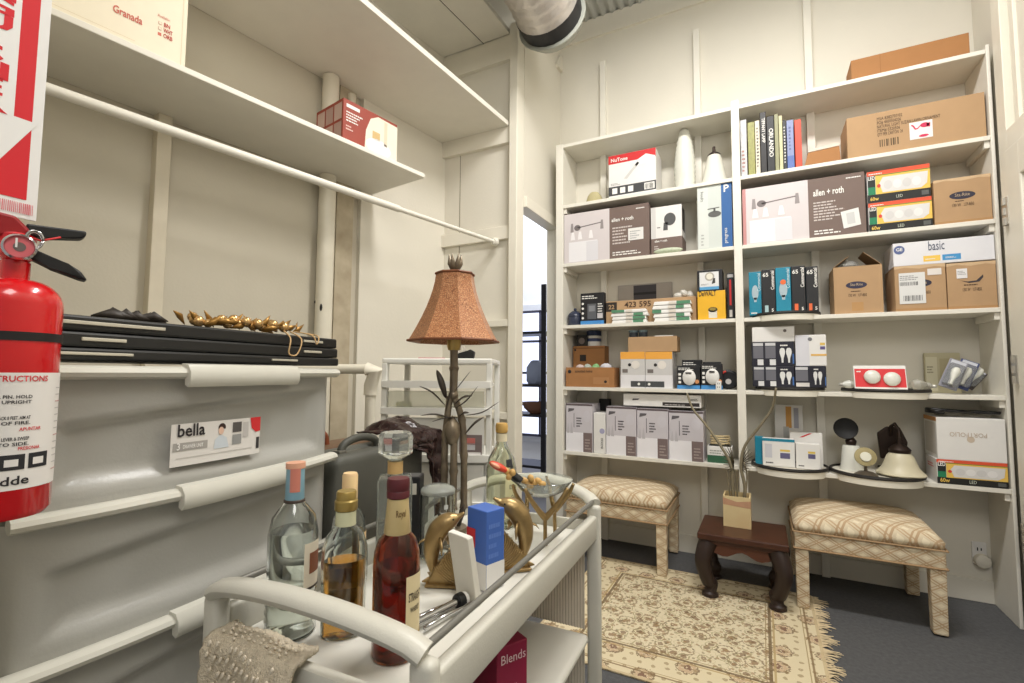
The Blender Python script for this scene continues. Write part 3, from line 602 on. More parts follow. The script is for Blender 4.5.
o = sbox('lawn_ornament_carton', 'large brown carton with pink flamingo label on the second board', 'box', 846.5, 986.5, 105, z, .012, .22, card_m)
for k, (s, f_) in enumerate((('MSA 8382707/02', .19), ('PO# 4500504206', .18), ('NATURAL LIGHT SUZAN LAWN ORNAMENT', .46), ('ITEM# 0320506', .17), ('QTY PER CARTON  24', .19))): txt(o, 'f', .235, .80-k*.095, .024, s, F((74, 58, 40)), 'stencil_text', fit=f_)
bars(o, 'f', .25, .16, .40, .33, 9, F((96,76,50)), 'barcode', 2)
rect(o, 'f', .475, .20, .64, .60, F((234,228,226)), 'white_label', 2)
pk_ = F((206,50,90))
polys(o, 'f', [circ(.585,.50,.032,.055), [(.555,.49),(.535,.43),(.515,.42),(.498,.5),(.485,.535),(.495,.55),(.508,.52),(.520,.45),(.533,.455),(.556,.52)], [(.598,.53),(.625,.54),(.622,.44),(.6,.45)]], pk_, 'flamingo_picture', 4); polys(o, 'f', [circ(.575,.26,.035,.03)], pk_, 'pink_oval', 4)
# ---- right bay, third board
z = SZ[2]
o = sbox('vanity_light_box', 'large brown and white vanity light carton right of the divider', 'box', 742.5, 866, 180.5, z, .012, .22, taupe_m, 'vanity light cartons')
vanity(o, .56); rect(o, 'f', 0, 0, .03, 1, F((196,140,138)), 'pink_edge', 3)
txt(o, 'f', .60, .70, .050, 'allen + roth', inkw, 'brand_text', bold=True, fit=.24); prints(o, 'f', .6, .28, .84, .62, 7, F((206,196,190))); prints(o, 'f', .6, .05, .86, .14, 2, inkw); prints(o, 'f', .86, .92, .98, .96, 1, inkw)
polys(o, 'f', [[(.83,.1),(.96,.14),(.945,.42),(.81,.38)]], F((230,228,224)), 'shipping_label', 3); polys(o, 'f', [[(.86,.16),(.92,.175),(.912,.36),(.85,.345)]], F((204,204,202)), 'label_print', 4)
def ledbox(u0, u1, vt, zb, yf, lab, hh=None):
    o = sbox('led_bulb_box', lab, 'box', u0, u1, vt, zb, yf, .17, white_m, 'led bulb cartons')
    rect(o, 'f', 0, .86, 1, 1, F((226,88,56)), 'orange_band'); rect(o, 'f', .1, .84, 1, .87, F((120,140,60)), 'green_line', 2); rect(o, 'f', .14, .26, 1, .85, F((236,196,92)), 'yellow_panel'); rect(o, 'f', 0, 0, 1, .26, F((34,34,32)), 'black_band')
    rect(o, 'f', .01, .26, .135, .86, F((36,40,38)), 'dark_panel', 2); rect(o, 'f', .01, .26, .135, .5, F((36,128,88)), 'green_panel', 3)
    polys(o, 'f', [[(.25,.3),(.86,.3),(.95,.42),(.97,.78),(.26,.78),(.2,.6)]], F((220,218,216)), 'bulb_picture', 2)
    for k in range(4): polys(o, 'f', [circ(.34+k*.15,.52,.07,.14)], F((232,230,228) if k % 2 else (210,208,206)), 'bulb_globe_picture', 3)
    polys(o, 'f', [circ(.19,.52,.03,.06)], redd, 'round_badge', 3)
    txt(o, 'f', .015, .73, .028, 'LED', inkw, 'led_text', 4, bold=True, fit=.11); txt(o, 'f', .04, .07, .026, '60w', F((236,196,92)), 'watt_text', bold=True, fit=.14); txt(o, 'f', .46, .08, .022, 'LED', F((200,206,190)), 'band_text', fit=.1); rect(o, 'f', .86, .06, .97, .2, F((90,92,90)), 'energy_panel', 2); prints(o, 'f', .03, .9, .3, .96, 1, inkw)
    return o
o = ledbox(868.5, 932.5, 200, z, .02, 'lower of the two stacked yellow bulb cartons on the third board'); h0 = DIM[o.name][2]
h0 = on_y(900, 194.5, .02).z - z; 
bpy.data.objects.remove(o) if 0 else None
ledbox(867, 930.5, 168, z+DIM['led_bulb_box'][2]+.001, .02, 'upper of the two stacked yellow bulb cartons on the third board')
def shea(u0, u1, vt, lab, oval=True, yf=.014, grp='brown cartons with dark oval marks'):
    o = sbox('oval_mark_carton', lab, 'box', u0, u1, vt, SHZ, yf, .2, card_m, grp)
    if oval:
        polys(o, 'f', [circ(.5,.60,.23,.085)], F((50,48,64)), 'oval_mark'); txt(o, 'f', .5, .58, .022, 'Sta-Rite', F((190,168,140)), 'oval_text', align='CENTER', fit=.26)
        prints(o, 'f', .37, .47, .63, .51, 1, F((80,60,44))); txt(o, 'f', .5, .36, .022, '130 W   U7-850', F((70,54,40)), 'stencil_text', align='CENTER', fit=.38)
    polys(o, 'f', [[(0,.93),(.2,.96),(.5,.92),(.8,.95),(1,.92),(1,1),(0,1)]], F((206,176,138)), 'packing_tape'); rect(o, 'f', 0, 0, 1, .06, F((176,136,92)), 'bottom_tape'); return o
SHZ = z
shea(934, 992.5, 177, 'brown oval marked carton right of the yellow bulb cartons')
# ---- right bay, fourth board
z = SZ[3]
TURN = []
def turntable(label, u, zb, cy, r, top_h=.03):
    p = on_y(u, proj((1.5, cy-r, zb))[1], cy-r)
    e = empty('turntable', label, 'turntable', (p.x, cy, zb+.001), group='round white turntables')
    B().lathe([(0,0),(r*.985,0),(r*.99,.003),(r*.985,.012),(0,.012)], 56).obj('tray', trim_m, e, smooth='auto')
    B().lathe([(r*.955,.0122),(r*1.0,.006),(r*1.016,.012),(r*1.0,.022),(r*.955,.022),(r*.95,.016)], 56, closed=True).obj('rim', M('dark_rubber', (40, 37, 34), .6), e, smooth='auto')
    a0 = math.asin(min((cy+.004)/(r*.985), .99)); n_ = 24; arc = []
    for k in range(n_+1):
        a = -math.pi+a0+(math.pi-2*a0)*k/n_; arc.append((r*.985*math.cos(a), r*.985*math.sin(a)))
    B().prism(arc, -.026, -.0003, .004).obj('skirt', trim_m, e, smooth='auto')
    return p.x, zb+.0135
xt, zt = turntable('turntable under the teal bulb cartons beside the divider', 787, z, .10, .166)
teal = M('teal_card', (28, 134, 162), .5, var=.05)
tb = [(749, 761.5, 272, 't'), (761.8, 775.5, 269.5, 'k'), (775.8, 791, 267.5, 't'), (791.4, 805.5, 266, 'k'), (806, 818.5, 266.5, 'k')]
for k, (u0, u1, vt, kd) in enumerate(tb):
    nm = ['teal', 'black'][kd == 'k']; pos = ['first', 'second', 'third', 'fourth', 'fifth'][k]
    o = sbox('smart_bulb_box', '%s tall carton, %s from the divider on the turntable' % (nm, pos), 'box', u0, u1, vt, zt+.0005, .005 + .006*abs(k-2), .085, teal if kd == 't' else dark_m, 'teal and black bulb cartons')
    if kd == 't':
        polys(o, 'f', [circ(.5,.52,.27,.17), [(.4,.3),(.6,.3),(.62,.4),(.38,.4)]], F((170,188,196)), 'bulb_picture'); prints(o, 'f', .15, .03, .85, .1, 1, inkw)
        if k == 2: disc(o, 'f', .5, .68, .014, F((232,112,60)), 'orange_dot', 3)
        txt(o, 'f', .92, .54, .022, 'Commercial', F((190,220,228)), 'brand_text', rot=90, bold=True, fit=.42)
    else:
        txt(o, 'f', .92, .54, .024, 'Commercial', inkw, 'brand_text', rot=90, bold=True, fit=.42); txt(o, 'f', .08, .84, .03, '65', inkw, 'number_text', bold=True)
        rect(o, 'f', .2 , .05, .46, .2, F((226,106,60)) if k > 1 else F((170,196,200)), 'colour_panel', 2); txt(o, 'f', .68, .06, .024, '5', inkw, 'count_text', bold=True); rect(o, 'l', 0, 0, 1, 1, teal, 'teal_side')
# open carton with flaps and plastic
x0, x1, h = span(834, 883, 266, z, .03)
w_ = x1-x0; d_ = .19
o = open_carton('open_top_carton', 'brown carton with open flaps and clear plastic inside on the fourth board', w_, d_, h, ((x0+x1)/2, .03+d_/2, z+.001), card_m)
polys(o, 'f', [circ(.47,.60,.22,.075)], F((50,48,72)), 'oval_mark'); txt(o, 'f', .47, .585, .02, 'Sta-Rite', F((190,168,140)), 'oval_text', align='CENTER', fit=.26); prints(o, 'f', .35, .46, .62, .5, 1, F((80,60,44))); txt(o, 'f', .48, .36, .021, '130 W   U7-850', F((70,54,40)), 'stencil_text', align='CENTER', fit=.38); rect(o, 'f', .36, .06, .6, .24, F((184,142,92)), 'bottom_tape')
flap_m = M('flap_board', (160, 128, 92), .8)
b = B(); b.hexa([(-w_/2,-d_/2,h),(-w_/2,d_/2,h),(-w_/2+.003,d_/2,h),(-w_/2+.003,-d_/2,h)][::-1], [(-w_/2+.07,-d_/2+.02,h+.06),(-w_/2+.07,d_/2-.02,h+.06),(-w_/2+.073,d_/2-.02,h+.06),(-w_/2+.073,-d_/2+.02,h+.06)][::-1]); b.obj('flap', flap_m, o)
b = B(); b.hexa([(w_/2-.003,-d_/2,h),(w_/2-.003,d_/2,h),(w_/2,d_/2,h),(w_/2,-d_/2,h)][::-1], [(w_/2-.075,-d_/2+.02,h+.075),(w_/2-.075,d_/2-.02,h+.075),(w_/2-.072,d_/2-.02,h+.075),(w_/2-.072,-d_/2+.02,h+.075)][::-1]); b.obj('flap', flap_m, o)
film_m = M('clear_film', (232, 232, 228), .12, var=.02, trans=.75, ior=1.25, bump=1, bscale=60)
b = B(); b.ball((-.03,-.02,h+.012), .05, .05, .034, 10); b.obj('plastic_film', film_m, o, smooth=False)
SHZ = z
o = shea(895, 946.5, 265, 'brown carton with a large white shipping label under the basic box', True, .014); rect(o, 'f', .08, .16, .6, .84, F((224,224,222)), 'shipping_label', 4); bars(o, 'f', .1, .56, .46, .64, 16, F((90,90,90)), lay=5); bars(o, 'f', .16, .22, .55, .34, 14, F((110,110,110)), lay=5); rect(o, 'f', .65, .76, .92, .9, F((226,220,214)), 'small_label', 4); prints(o, 'f', .1, .68, .55, .8, 3, F((150,150,150)), lay=5)
o = shea(947.2, 1001.5, 262, 'brown carton with a small square label at the shelf end', False, .014); rect(o, 'f', .2, .66, .42, .87, F((230,228,228)), 'square_label', 4); prints(o, 'f', .22, .74, .4, .84, 3, F((160,160,160)), lay=5)
polys(o, 'f', [[(.26,.62),(.42,.585),(.6,.6),(.74,.72),(.74,.66),(.66,.57),(.45,.55)]], F((60,54,60)), 'curved_mark'); prints(o, 'f', .34, .5, .7, .55, 1, F((80,60,44))); txt(o, 'f', .5, .38, .022, '130 W   U7-850', F((70,54,40)), 'stencil_text', align='CENTER', fit=.38)
zt3 = z+max(DIM['oval_mark_carton.001'][2], DIM['oval_mark_carton.002'][2])+.001
x0, x1, h = span(893, 996, 239, zt3, .014)
o = carton('lighting_box', 'long white carton lettered basic on two brown cartons', 'box', min(x1, XE-.003)-x0, .2, h, M('white_gloss_card', (226, 226, 230), .4, var=.02), ((min(x1, XE-.003)+x0)/2, .115, zt3))
txt(o, 'f', .36, .58, .066, 'basic', F((70, 78, 100)), 'brand_text', fit=.16); rect(o, 'f', .31, .12, .48, .36, F((240,200,92)), 'yellow_panel'); rect(o, 'f', .5, .12, .68, .36, F((70,150,206)), 'blue_panel')
disc(o, 'f', .065, .70, .022, F((90,104,150)), 'round_logo'); txt(o, 'f', .065, .655, .022, 'GE', inkw, 'logo_text', align='CENTER', bold=True); prints(o, 'f', .33, .2, .46, .28, 1, inkw); prints(o, 'f', .53, .2, .65, .28, 2, inkw)
# ---- right bay, fifth board
z = SZ[4]
xt, zt = turntable('turntable under the black and white bulb cartons', 791, z, .10, .166); zt += .0075
def bulbpack(u0, u1, vt, zb, yf, lab, split, d=.09):
    o = sbox('bulb_pack', lab, 'box', u0, u1, vt, zb, yf, d, M('navy_black_card', (36, 36, 48), .5), 'black packs of white bulbs')
    if split:   # two grey windows then a face with bulbs
        for a in (.04, .33): rect(o, 'f', a, .32, a+.24, .82, F((110,110,118)), 'grey_window'); rect(o, 'f', a, .84, a+.24, .96, F((206,206,208)), 'white_strip'); rect(o, 'f', a+.1, .04, a+.24, .28, F((224,224,224)), 'code_panel')
        fx, fw = .8, .13
    else:
        rect(o, 'f', .02, .3, .42, .8, F((110,110,118)), 'grey_window'); rect(o, 'f', .02, .82, .42, .95, F((206,206,208)), 'white_strip'); rect(o, 'f', .03, .04, .46, .22, F((214,210,206)), 'white_label')
        fx, fw = .73, .13
    W, H = fsize(o, 'f')
    polys(o, 'f', [bulb_pts(fx-.075, .14, fw*1.0, .6), bulb_pts(fx+.075, .14, fw*1.0, .6)], F((226,226,224)), 'bulb_picture', 2); prints(o, 'f', fx-.12, .82, fx+.12, .94, 1, inkw); rect(o, 'f', .955, .1, .99, .5, F((70,110,170)), 'blue_strip', 2); return o
o = bulbpack(752.5, 794.5, 366.5, zt+.0005, -.002, 'black bulb pack at lower left on the turntable, its windows showing', True); h1 = DIM[o.name][2]
o = bulbpack(795, 826.5, 366.2, zt+.0005, -.002, 'black bulb pack at lower right on the turntable', False); h2 = DIM[o.name][2]
o = bulbpack(751.5, 794.5, 342, zt+.0015+h1, -.002, 'black bulb pack stacked on the lower left pack', True); h3 = DIM[o.name][2]
o = sbox('white_carton', 'plain white carton lying on the stacked black bulb packs', 'box', 752, 794.5, 327, zt+.002+h1+h3, -.001, .11, white_m); polys(o, 'f', [circ(.78,.72,.04,.1)], F((110,100,96)), 'printed_mark')
o = sbox('white_carton', 'white carton with gold and purple labels beside the black bulb packs', 'box', 795.5, 826.5, 335, zt+.0015+h2, -.002, .1, white_m); rect(o, 'f', 0, 0, .45, 1, F((216,216,222)), 'side_panel'); rect(o, 'f', .8, .66, .96, .74, F((226,192,100)), 'gold_label', 2); rect(o, 'f', .8, .52, .96, .62, F((100,90,140)), 'purple_label', 2); rect(o, 'f', .5, .32, 1, .38, F((226,180,100)), 'gold_line', 2); disc(o, 'f', .48, .86, .01, F((120,120,124)), 'logo', 3)
xt, zt = turntable('turntable under the red packet of globe bulbs', 893, z, .095, .184)
p0, p1 = on_y(855, 380, .0), on_y(909, 386, .0); hh = on_y(860, 365, .03).z-zt
e = carton('globe_bulb_packet', 'red and white packet with two milky globe bulbs leaning on the turntable', 'packet', p1.x-p0.x, .012, hh*.98, white_m, ((p0.x+p1.x)/2, .022, zt+.0025)); e.rotation_euler = (R(-14), 0, 0)
rect(e, 'f', .02, .1, .98, .86, F((214,52,56)), 'red_panel'); prints(e, 'f', .06, .72, .18, .82, 1, inkw)
for k, u in enumerate((.35, .72)):
    b = B(); b.ball(((u-.5)*(p1.x-p0.x), -.014, hh*(.5 if k == 0 else .42)), .036, .02, .036, 16); b.obj('globe_bulb', M('milk_bulb', (226, 226, 216), .25, var=.03), e, smooth=True)
mb = M('clear_bulb', (216, 214, 204), .1, trans=.6, ior=1.3); base_m = M('bulb_base', (206, 204, 196), .4, .5)
def bulb(loc, r, lab, mat, yaw=0, grp='loose bulbs on the turntable'):
    e = empty('light_bulb', lab, 'bulb', loc, yaw, grp); Mx = Matrix.Translation((0,0,r)) @ Matrix.Rotation(R(90), 4, 'Y')
    B().lathe([(0,r),(r*.6,r*.8),(r,0),(r*.8,-r*.7),(r*.42,-r*1.3),(r*.4,-r*1.4),(0,-r*1.4)], 20, mat=Mx).obj('glass', mat, e, smooth='auto')
    B().lathe([(0,-r*1.4),(r*.38,-r*1.42),(r*.38,-r*1.9),(r*.2,-r*2.1),(0,-r*2.1)], 14, mat=Mx).obj('screw_base', base_m, e, smooth='auto'); return e
p = on_y(915, 383, .04); bulb((p.x+.005, .03, zt+.002), .029, 'clear globe bulb lying right of the red packet', mb, R(200))
p = on_y(926, 383, .06); bulb((p.x+.0, .085, zt+.002), .022, 'second clear bulb near the right rim of the turntable', mb, R(160))
p = on_y(853, 376, .09); bulb((p.x-.012, .13, zt+.002), .024, 'white bulb peeking out left of the red packet', M('milk_bulb', (226,226,216)), R(10))
x0, x1, h = span(926, 962, 353, z, .22)
o = carton('cream_packet', 'cream printed packet leaning at the back of the fifth board', 'packet', x1-x0, .02, h, M('cream_card', (206, 198, 164), .55, var=.08), ((x0+x1)/2, .245, z+.001)); rect(o, 'f', .03, .05, .35, .9, F((222,216,188)), 'pale_panel'); rect(o, 'f', .42, .3, .9, .86, F((186,176,140)), 'window_panel'); prints(o, 'f', .06, .5, .3, .7, 3, F((150,140,110)))
bl_m = M('clear_blister', (222, 224, 226), .05, trans=.8, ior=1.12, var=.03)
for k, (u, v, lean, cc, nm) in enumerate(((951, 388, 24, (150,150,160), 'grey'), (967, 388, 24, (60,72,120), 'blue'), (988, 388, 40, (74,66,66), 'brown'))):
    p = on_y(u-3, v, .03); W_, H_ = (.072, .155) if k < 2 else (.074, .11)
    o = carton('bulb_blister', '%s backed clear packet of a pale bulb leaning at the shelf end' % nm, 'packet', W_, .006, H_, M('blister_back_%d' % k, cc, .5, var=.15), (p.x-.036*(k == 2)-.006, .022+.06*k, z+.03+.012*(k == 2)), group='leaning bulb packets')
    o.rotation_euler = (R(-20), R(lean), R(-6)); b = B(); b.box(-W_*.42, W_*.42, -.030, -.0035, .01, H_*.82, .010, 3); b.obj('clear_shell', bl_m, o, smooth='auto')
    b = B(); b.lathe([(0,.0),(.009,.002),(.010,.03),(.017,.055),(.0185,.075),(.012,.090),(0,.094)], 16, (0,-.03,.015) if 0 else (0,-.022,.014)); b.obj('bulb', M('milk_bulb', (226,226,216)), o, smooth='auto'); rect(o, 'f', .1, .84, .9, .97, F((200,202,210)), 'header_panel')
# ---- right bay, lowest board
z = SZ[5]
xt, zt = turntable('turntable of white medicine cartons on the lowest board', 791, z, .085, .185)
o = sbox('lamp_picture_box', 'upright pale carton with lamp pictures at the back of the turntable', 'box', 775, 803.5, 405, zt+.0005, .16, .04, F((206,204,200)))
rect(o, 'f', .4, .6, .6, .97, F((190,140,70)), 'gold_picture'); rect(o, 'f', .68, .6, .85, .95, F((150,150,160)), 'grey_picture'); rect(o, 'f', .3, .2, .5, .62, F((170,170,168)), 'lamp_picture', 2); disc(o, 'f', .75, .36, .012, F((90,90,96)), 'dark_mark'); disc(o, 'f', .75, .18, .012, F((90,90,96)), 'dark_mark')
for k, (u0, u1, vt, yf, nm) in enumerate(((755, 764, 437, .03, 'narrow teal sided carton at the left rim of the lowest turntable'), (762.5, 795, 439, .0, 'white carton with teal edge on the lowest turntable'), (790, 823, 433, .055, 'white carton with a red stripe on the lowest turntable'), (796, 820.5, 444, -.012, 'small white carton with purple label at the front of the lowest turntable'))):
    o = sbox('medicine_box', nm, 'box', u0, u1, vt, zt+.0005, yf, .05, white_m if k else teal, 'white medicine cartons')
    if k == 1: rect(o, 'f', 0, .9, 1, 1, teal, 'teal_edge'); rect(o, 'f', .55, .3, .85, .5, F((100,96,130)), 'purple_label'); rect(o, 'f', .55, .55, .85, .62, F((226,196,90)), 'gold_label'); rect(o, 'f', .08, .3, .3, .8, F((206,206,212)), 'grey_panel')
    if k == 2: polys(o, 'f', [[(.3,.86),(.6,.99),(.7,.99),(.4,.86)]], red, 'red_stripe')
    if k == 3: rect(o, 'f', .5, .42, .8, .6, F((100,96,130)), 'purple_label'); rect(o, 'f', .5, .62, .8, .7, F((226,196,90)), 'gold_label')
    if k: prints(o, 'f', .1, .1, .4, .2, 1, F((70,70,74)))
xt, zt = turntable('turntable of spare lamps on the lowest board', 884, z, .085, .198)
# spotlight with black head
p = on_y(852, 470, .11); e = empty('spot_lamp', 'black round spotlight head on a white cup at the left of the lamp turntable', 'lamp', (p.x, .11, zt))
B().lathe([(0,0),(.055,0),(.05,.02),(.040,.12),(.036,.128),(0,.128)], 22).obj('cup', M('milk_bulb', (226,226,216)), e, smooth='auto')
B().lathe([(0,.128),(.022,.13),(.026,.15),(.012,.17),(0,.17)], 16).obj('neck', bz, e, smooth='auto')
B().lathe([(0,-.03),(.03,-.03),(.052,-.012),(.056,.0),(.054,.006),(.046,.001),(0,-.004)], 24, mat=Matrix.Translation((-.022,-.012,.215)) @ Matrix.Rotation(R(78), 4, 'X')).obj('head', M('matte_black', (16, 16, 17), .62), e, smooth='auto')
p = on_y(866, 473, -.045); e = empty('puck_lamp', 'small brass puck lamp on a round foot at the turntable front', 'lamp', (p.x, -.045, zt)); br = M('old_brass', (142, 130, 92), .4, .6, var=.12)
B().lathe([(0,0),(.05,0),(.05,.006),(.03,.02),(.008,.024),(.006,.05),(0,.05)], 22).obj('foot', M('pewter', (112, 102, 88), .4, .6), e, smooth='auto')
B().lathe([(0,-.012),(.03,-.012),(.046,-.004),(.046,.008),(0,.010)], 24, mat=Matrix.Translation((0,0,.092)) @ Matrix.Rotation(R(72), 4, 'X')).obj('head', br, e, smooth='auto')
B().lathe([(0,0),(.024,0),(.022,.004),(0,.005)], 20, mat=Matrix.Translation((0,-.011,.094)) @ Matrix.Rotation(R(72), 4, 'X')).obj('lens', F((226,224,206)), e, smooth='auto')
p = on_y(902, 474, .03); e = empty('wall_sconce', 'dark bronze wall sconce with a cream bell shade on the turntable', 'sconce', (p.x-.004, .035, zt+.0085)); H_ = .145
B().lathe([(.1,0),(.102,.005),(.090,.016),(.074,.036),(.064,.062),(.054,.09),(.036,.112),(.03,.118),(0,.118),(0,.112),(.03,.108),(.056,.07),(.070,.034),(.094,.007)], 28, closed=True).obj('shade', M('cream_glass', (208, 200, 172), .4, var=.03), e, smooth='auto')
B().lathe([(.044,.106),(.046,.122),(.03,.140),(.012,.15),(.010,.18),(0,.18)], 20).obj('fitter', bz, e, smooth='auto')
B().tube([(0,0,.175),(0.002,.01,.215),(-.01,.03,.245),(-.02,.055,.23),(-.02,.075,.18)], .008, 10).obj('arm', bz, e, smooth='auto')
B().slabxz([(-.065,.06),(.035,.06),(.05,.15),(.02,.225),(-.035,.225),(-.075,.19)], .072, .095, .006).obj('back_plate', bz, e)
o = ledbox(937, 1008, 461.5, z, .0, 'yellow bulb carton under the upside down white carton on the lowest board'); zt = z+DIM[o.name][2]+.001
rect(o, 'l', 0, 0, 1, 1, F((216,212,210)), 'side_panel'); prints(o, 'l', .2, .6, .8, .8, 2, red)
x0, x1, h = span(937, 1006.5, 418.5, zt, .0)
o = carton('sconce_carton', 'white carton with upside down lettering on a yellow bulb carton', 'box', x1-x0, .2, h, white_m, ((x0+x1)/2, .101, zt))
txt(o, 'f', .74, .66, .030, 'PORTFOLIO', F((196, 178, 160)), 'brand_text', rot=180, fit=.54); disc(o, 'f', .5, .5, .014, F((206,190,170)), 'round_logo'); rect(o, 'l', 0, .9, 1, 1, F((196,140,80)), 'orange_edge'); rect(o, 'l', .1, .1, .9, .86, F((206,200,192)), 'side_panel')
zt = zt+h+.001; xc = (x0+x1)/2
pts = [(xc-.11+.03*math.cos(a*.35), .06+.05*math.sin(a*.35), zt+.018+.0006*a) for a in range(30)] + [(xc+.0+.02*k, .05+.01*math.sin(k), zt+.027) for k in range(7)]
tag(B().tube(pts, .008, 8).obj('black_cable', black_m, smooth=True), 'black coiled cable lying on the upside down white carton', 'cable')
e = tag(B().hexa([(-.09,-.03,0),(.1,-.05,0),(.1,.03,0),(-.09,.05,0)], [(-.09,-.02,.01),(.1,-.04,.014),(.1,.02,.014),(-.09,.045,.01)], .003).obj('paper_sheaf', M('grey_paper', (170, 164, 152), .6, var=.2, scale=30), None, (xc+.0, .12, zt+.0005)), 'grey folded sheaf of papers beside the black cable', 'papers')
# ================================================================ furniture on the floor
def node_mat(name, build, rough=.8):
    m = bpy.data.materials.new(name); m.use_nodes = True; nt = m.node_tree; b = nt.nodes['Principled BSDF']; b.inputs['Roughness'].default_value = rough
    def N(t, **k):
        n = nt.nodes.new(t)
        for a, v in k.items(): setattr(n, a, v)
        return n
    def mth(op, a, b_=None, c_=None):
        n = N('ShaderNodeMath', operation=op)
        for i, q in enumerate((a, b_, c_)):
            if q is None: continue
            if isinstance(q, (int, float)): n.inputs[i].default_value = q
            else: nt.links.new(q, n.inputs[i])
        return n.outputs[0]
    def mix(f, a, b_):
        n = N('ShaderNodeMix', data_type='RGBA')
        for i, q in ((0, f), (6, a), (7, b_)):
            if isinstance(q, (int, float)): n.inputs[i].default_value = q
            elif isinstance(q, tuple): n.inputs[i].default_value = (*lin(q), 1)
            else: nt.links.new(q, n.inputs[i])
        return n.outputs[2]
    col = build(nt, N, mth, mix); nt.links.new(col, b.inputs['Base Color']); return m
def fabric(nt, N, mth, mix):     # woven diagonal lattice: warm cream ground, tan paired bands
    tc = N('ShaderNodeTexCoord'); sp = N('ShaderNodeSeparateXYZ'); nt.links.new(tc.outputs['Object'], sp.inputs[0])
    x = mth('ADD', sp.outputs[0], mth('MULTIPLY', sp.outputs[1], .55)); zz = mth('ADD', mth('MULTIPLY', sp.outputs[2], ZK), mth('MULTIPLY', sp.outputs[1], -.95 if ZK < .5 else -.5))
    def band(a, ph, wd, per):
        f = mth('FRACT', mth('ADD', mth('DIVIDE', a, per), ph)); return mth('LESS_THAN', mth('ABSOLUTE', mth('SUBTRACT', f, .5)), wd)
    p = mth('ADD', mth('MULTIPLY', x, .62), zz); q = mth('SUBTRACT', mth('MULTIPLY', x, .62), zz)
    nz = N('ShaderNodeTexNoise'); nz.inputs['Scale'].default_value = 180; nt.links.new(tc.outputs['Object'], nz.inputs[0])
    base = mix(mth('MULTIPLY', nz.outputs['Fac'], .6), (218, 203, 174), (202, 186, 156))
    l1 = mth('MAXIMUM', band(p, .0, .06, .056), band(p, .22, .045, .056)); l2 = mth('MAXIMUM', band(q, .0, .06, .056), band(q, .22, .045, .056))
    c = mix(mth('MULTIPLY', l1, .8), base, (176, 144, 108)); c = mix(mth('MULTIPLY', l2, .8), c, (186, 154, 118))
    return mix(mth('MULTIPLY', mth('MULTIPLY', band(p, .61, .16, .056), band(q, .61, .16, .056)), .55), c, (240, 228, 200))
ZK = 1.0; bench_m = node_mat('lattice_fabric', fabric, .85); ZK = .12; bench_top = node_mat('lattice_fabric_top', fabric, .85)
pipe_f = M('fabric_piping', (172, 142, 106), .8, var=.1)
def bench(label, x0, x1, y0, y1):
    e = empty('upholstered_bench', label, 'bench', ((x0+x1)/2, (y0+y1)/2, 0.0), group='lattice fabric benches'); w_, d = x1-x0, y1-y0
    s = .0045 if 1 else 0
    for sx in (-1, 1):
        for sy in (-1, 1):
            b = B(); cx, cy = sx*(w_/2-.030), sy*(d/2-.030); a, t = .026, .031
            b.hexa([(cx-a,cy-a,.008),(cx+a,cy-a,.008),(cx+a,cy+a,.008),(cx-a,cy+a,.008)], [(cx-t+.002,cy-t+.002,.30),(cx+t-.002,cy-t+.002,.30),(cx+t-.002,cy+t-.002,.30),(cx-t+.002,cy+t-.002,.30)], .005)
            b.obj('leg', bench_m, e)
    B().box(-w_/2, w_/2, -d/2, d/2, .285, .362, .010, 3).obj('apron', bench_m, e, smooth='auto')
    b = B()
    for z, g in ((.288, .002), (.366, .004)):
        q = [(-w_/2-g,-d/2-g,z),(w_/2+g,-d/2-g,z),(w_/2+g,d/2+g,z),(-w_/2-g,d/2+g,z),(-w_/2-g,-d/2-g,z)]
        for a_, b_ in zip(q, q[1:]): b.tube([a_, b_], .0045, 6)
    b.obj('piping', pipe_f, e)
    b = B(); n = 20; top = []; bot = []
    for j in range(n+1):
        for i in range(n+1):
            u, v = i/n*2-1, j/n*2-1
            k = (1-abs(u)**5)*(1-abs(v)**5); px_ = u*(w_/2+.004)*(1-.02*(abs(v)**6)); py_ = v*(d/2+.004)*(1-.02*(abs(u)**6))
            top.append(b.bm.verts.new((px_, py_, .398+.050*k**.5 + .010*(1-u*u)*(1-v*v)))); 
    for j in range(n):
        for i in range(n): b.bm.faces.new((top[j*(n+1)+i], top[j*(n+1)+i+1], top[(j+1)*(n+1)+i+1], top[(j+1)*(n+1)+i]))
    edge = [top[i] for i in range(n+1)] + [top[j*(n+1)+n] for j in range(1, n+1)] + [top[n*(n+1)+i] for i in range(n-1, -1, -1)] + [top[j*(n+1)] for j in range(n-1, 0, -1)]
    low = [b.bm.verts.new((v.co.x*.985, v.co.y*.985, .369)) for v in edge]; m_ = len(edge)
    for i in range(m_): b.bm.faces.new((edge[i], low[i], low[(i+1) % m_], edge[(i+1) % m_]))
    b.bm.faces.new(low)
    b.obj('cushion', bench_top, e, smooth=True)
    return e
bench('lattice fabric bench at the right, under the lowest board by the side table', 1.296, 1.862, -.262, .222)
bench('lattice fabric bench at the left, behind the serving cart', .10, .69, -.212, .245)
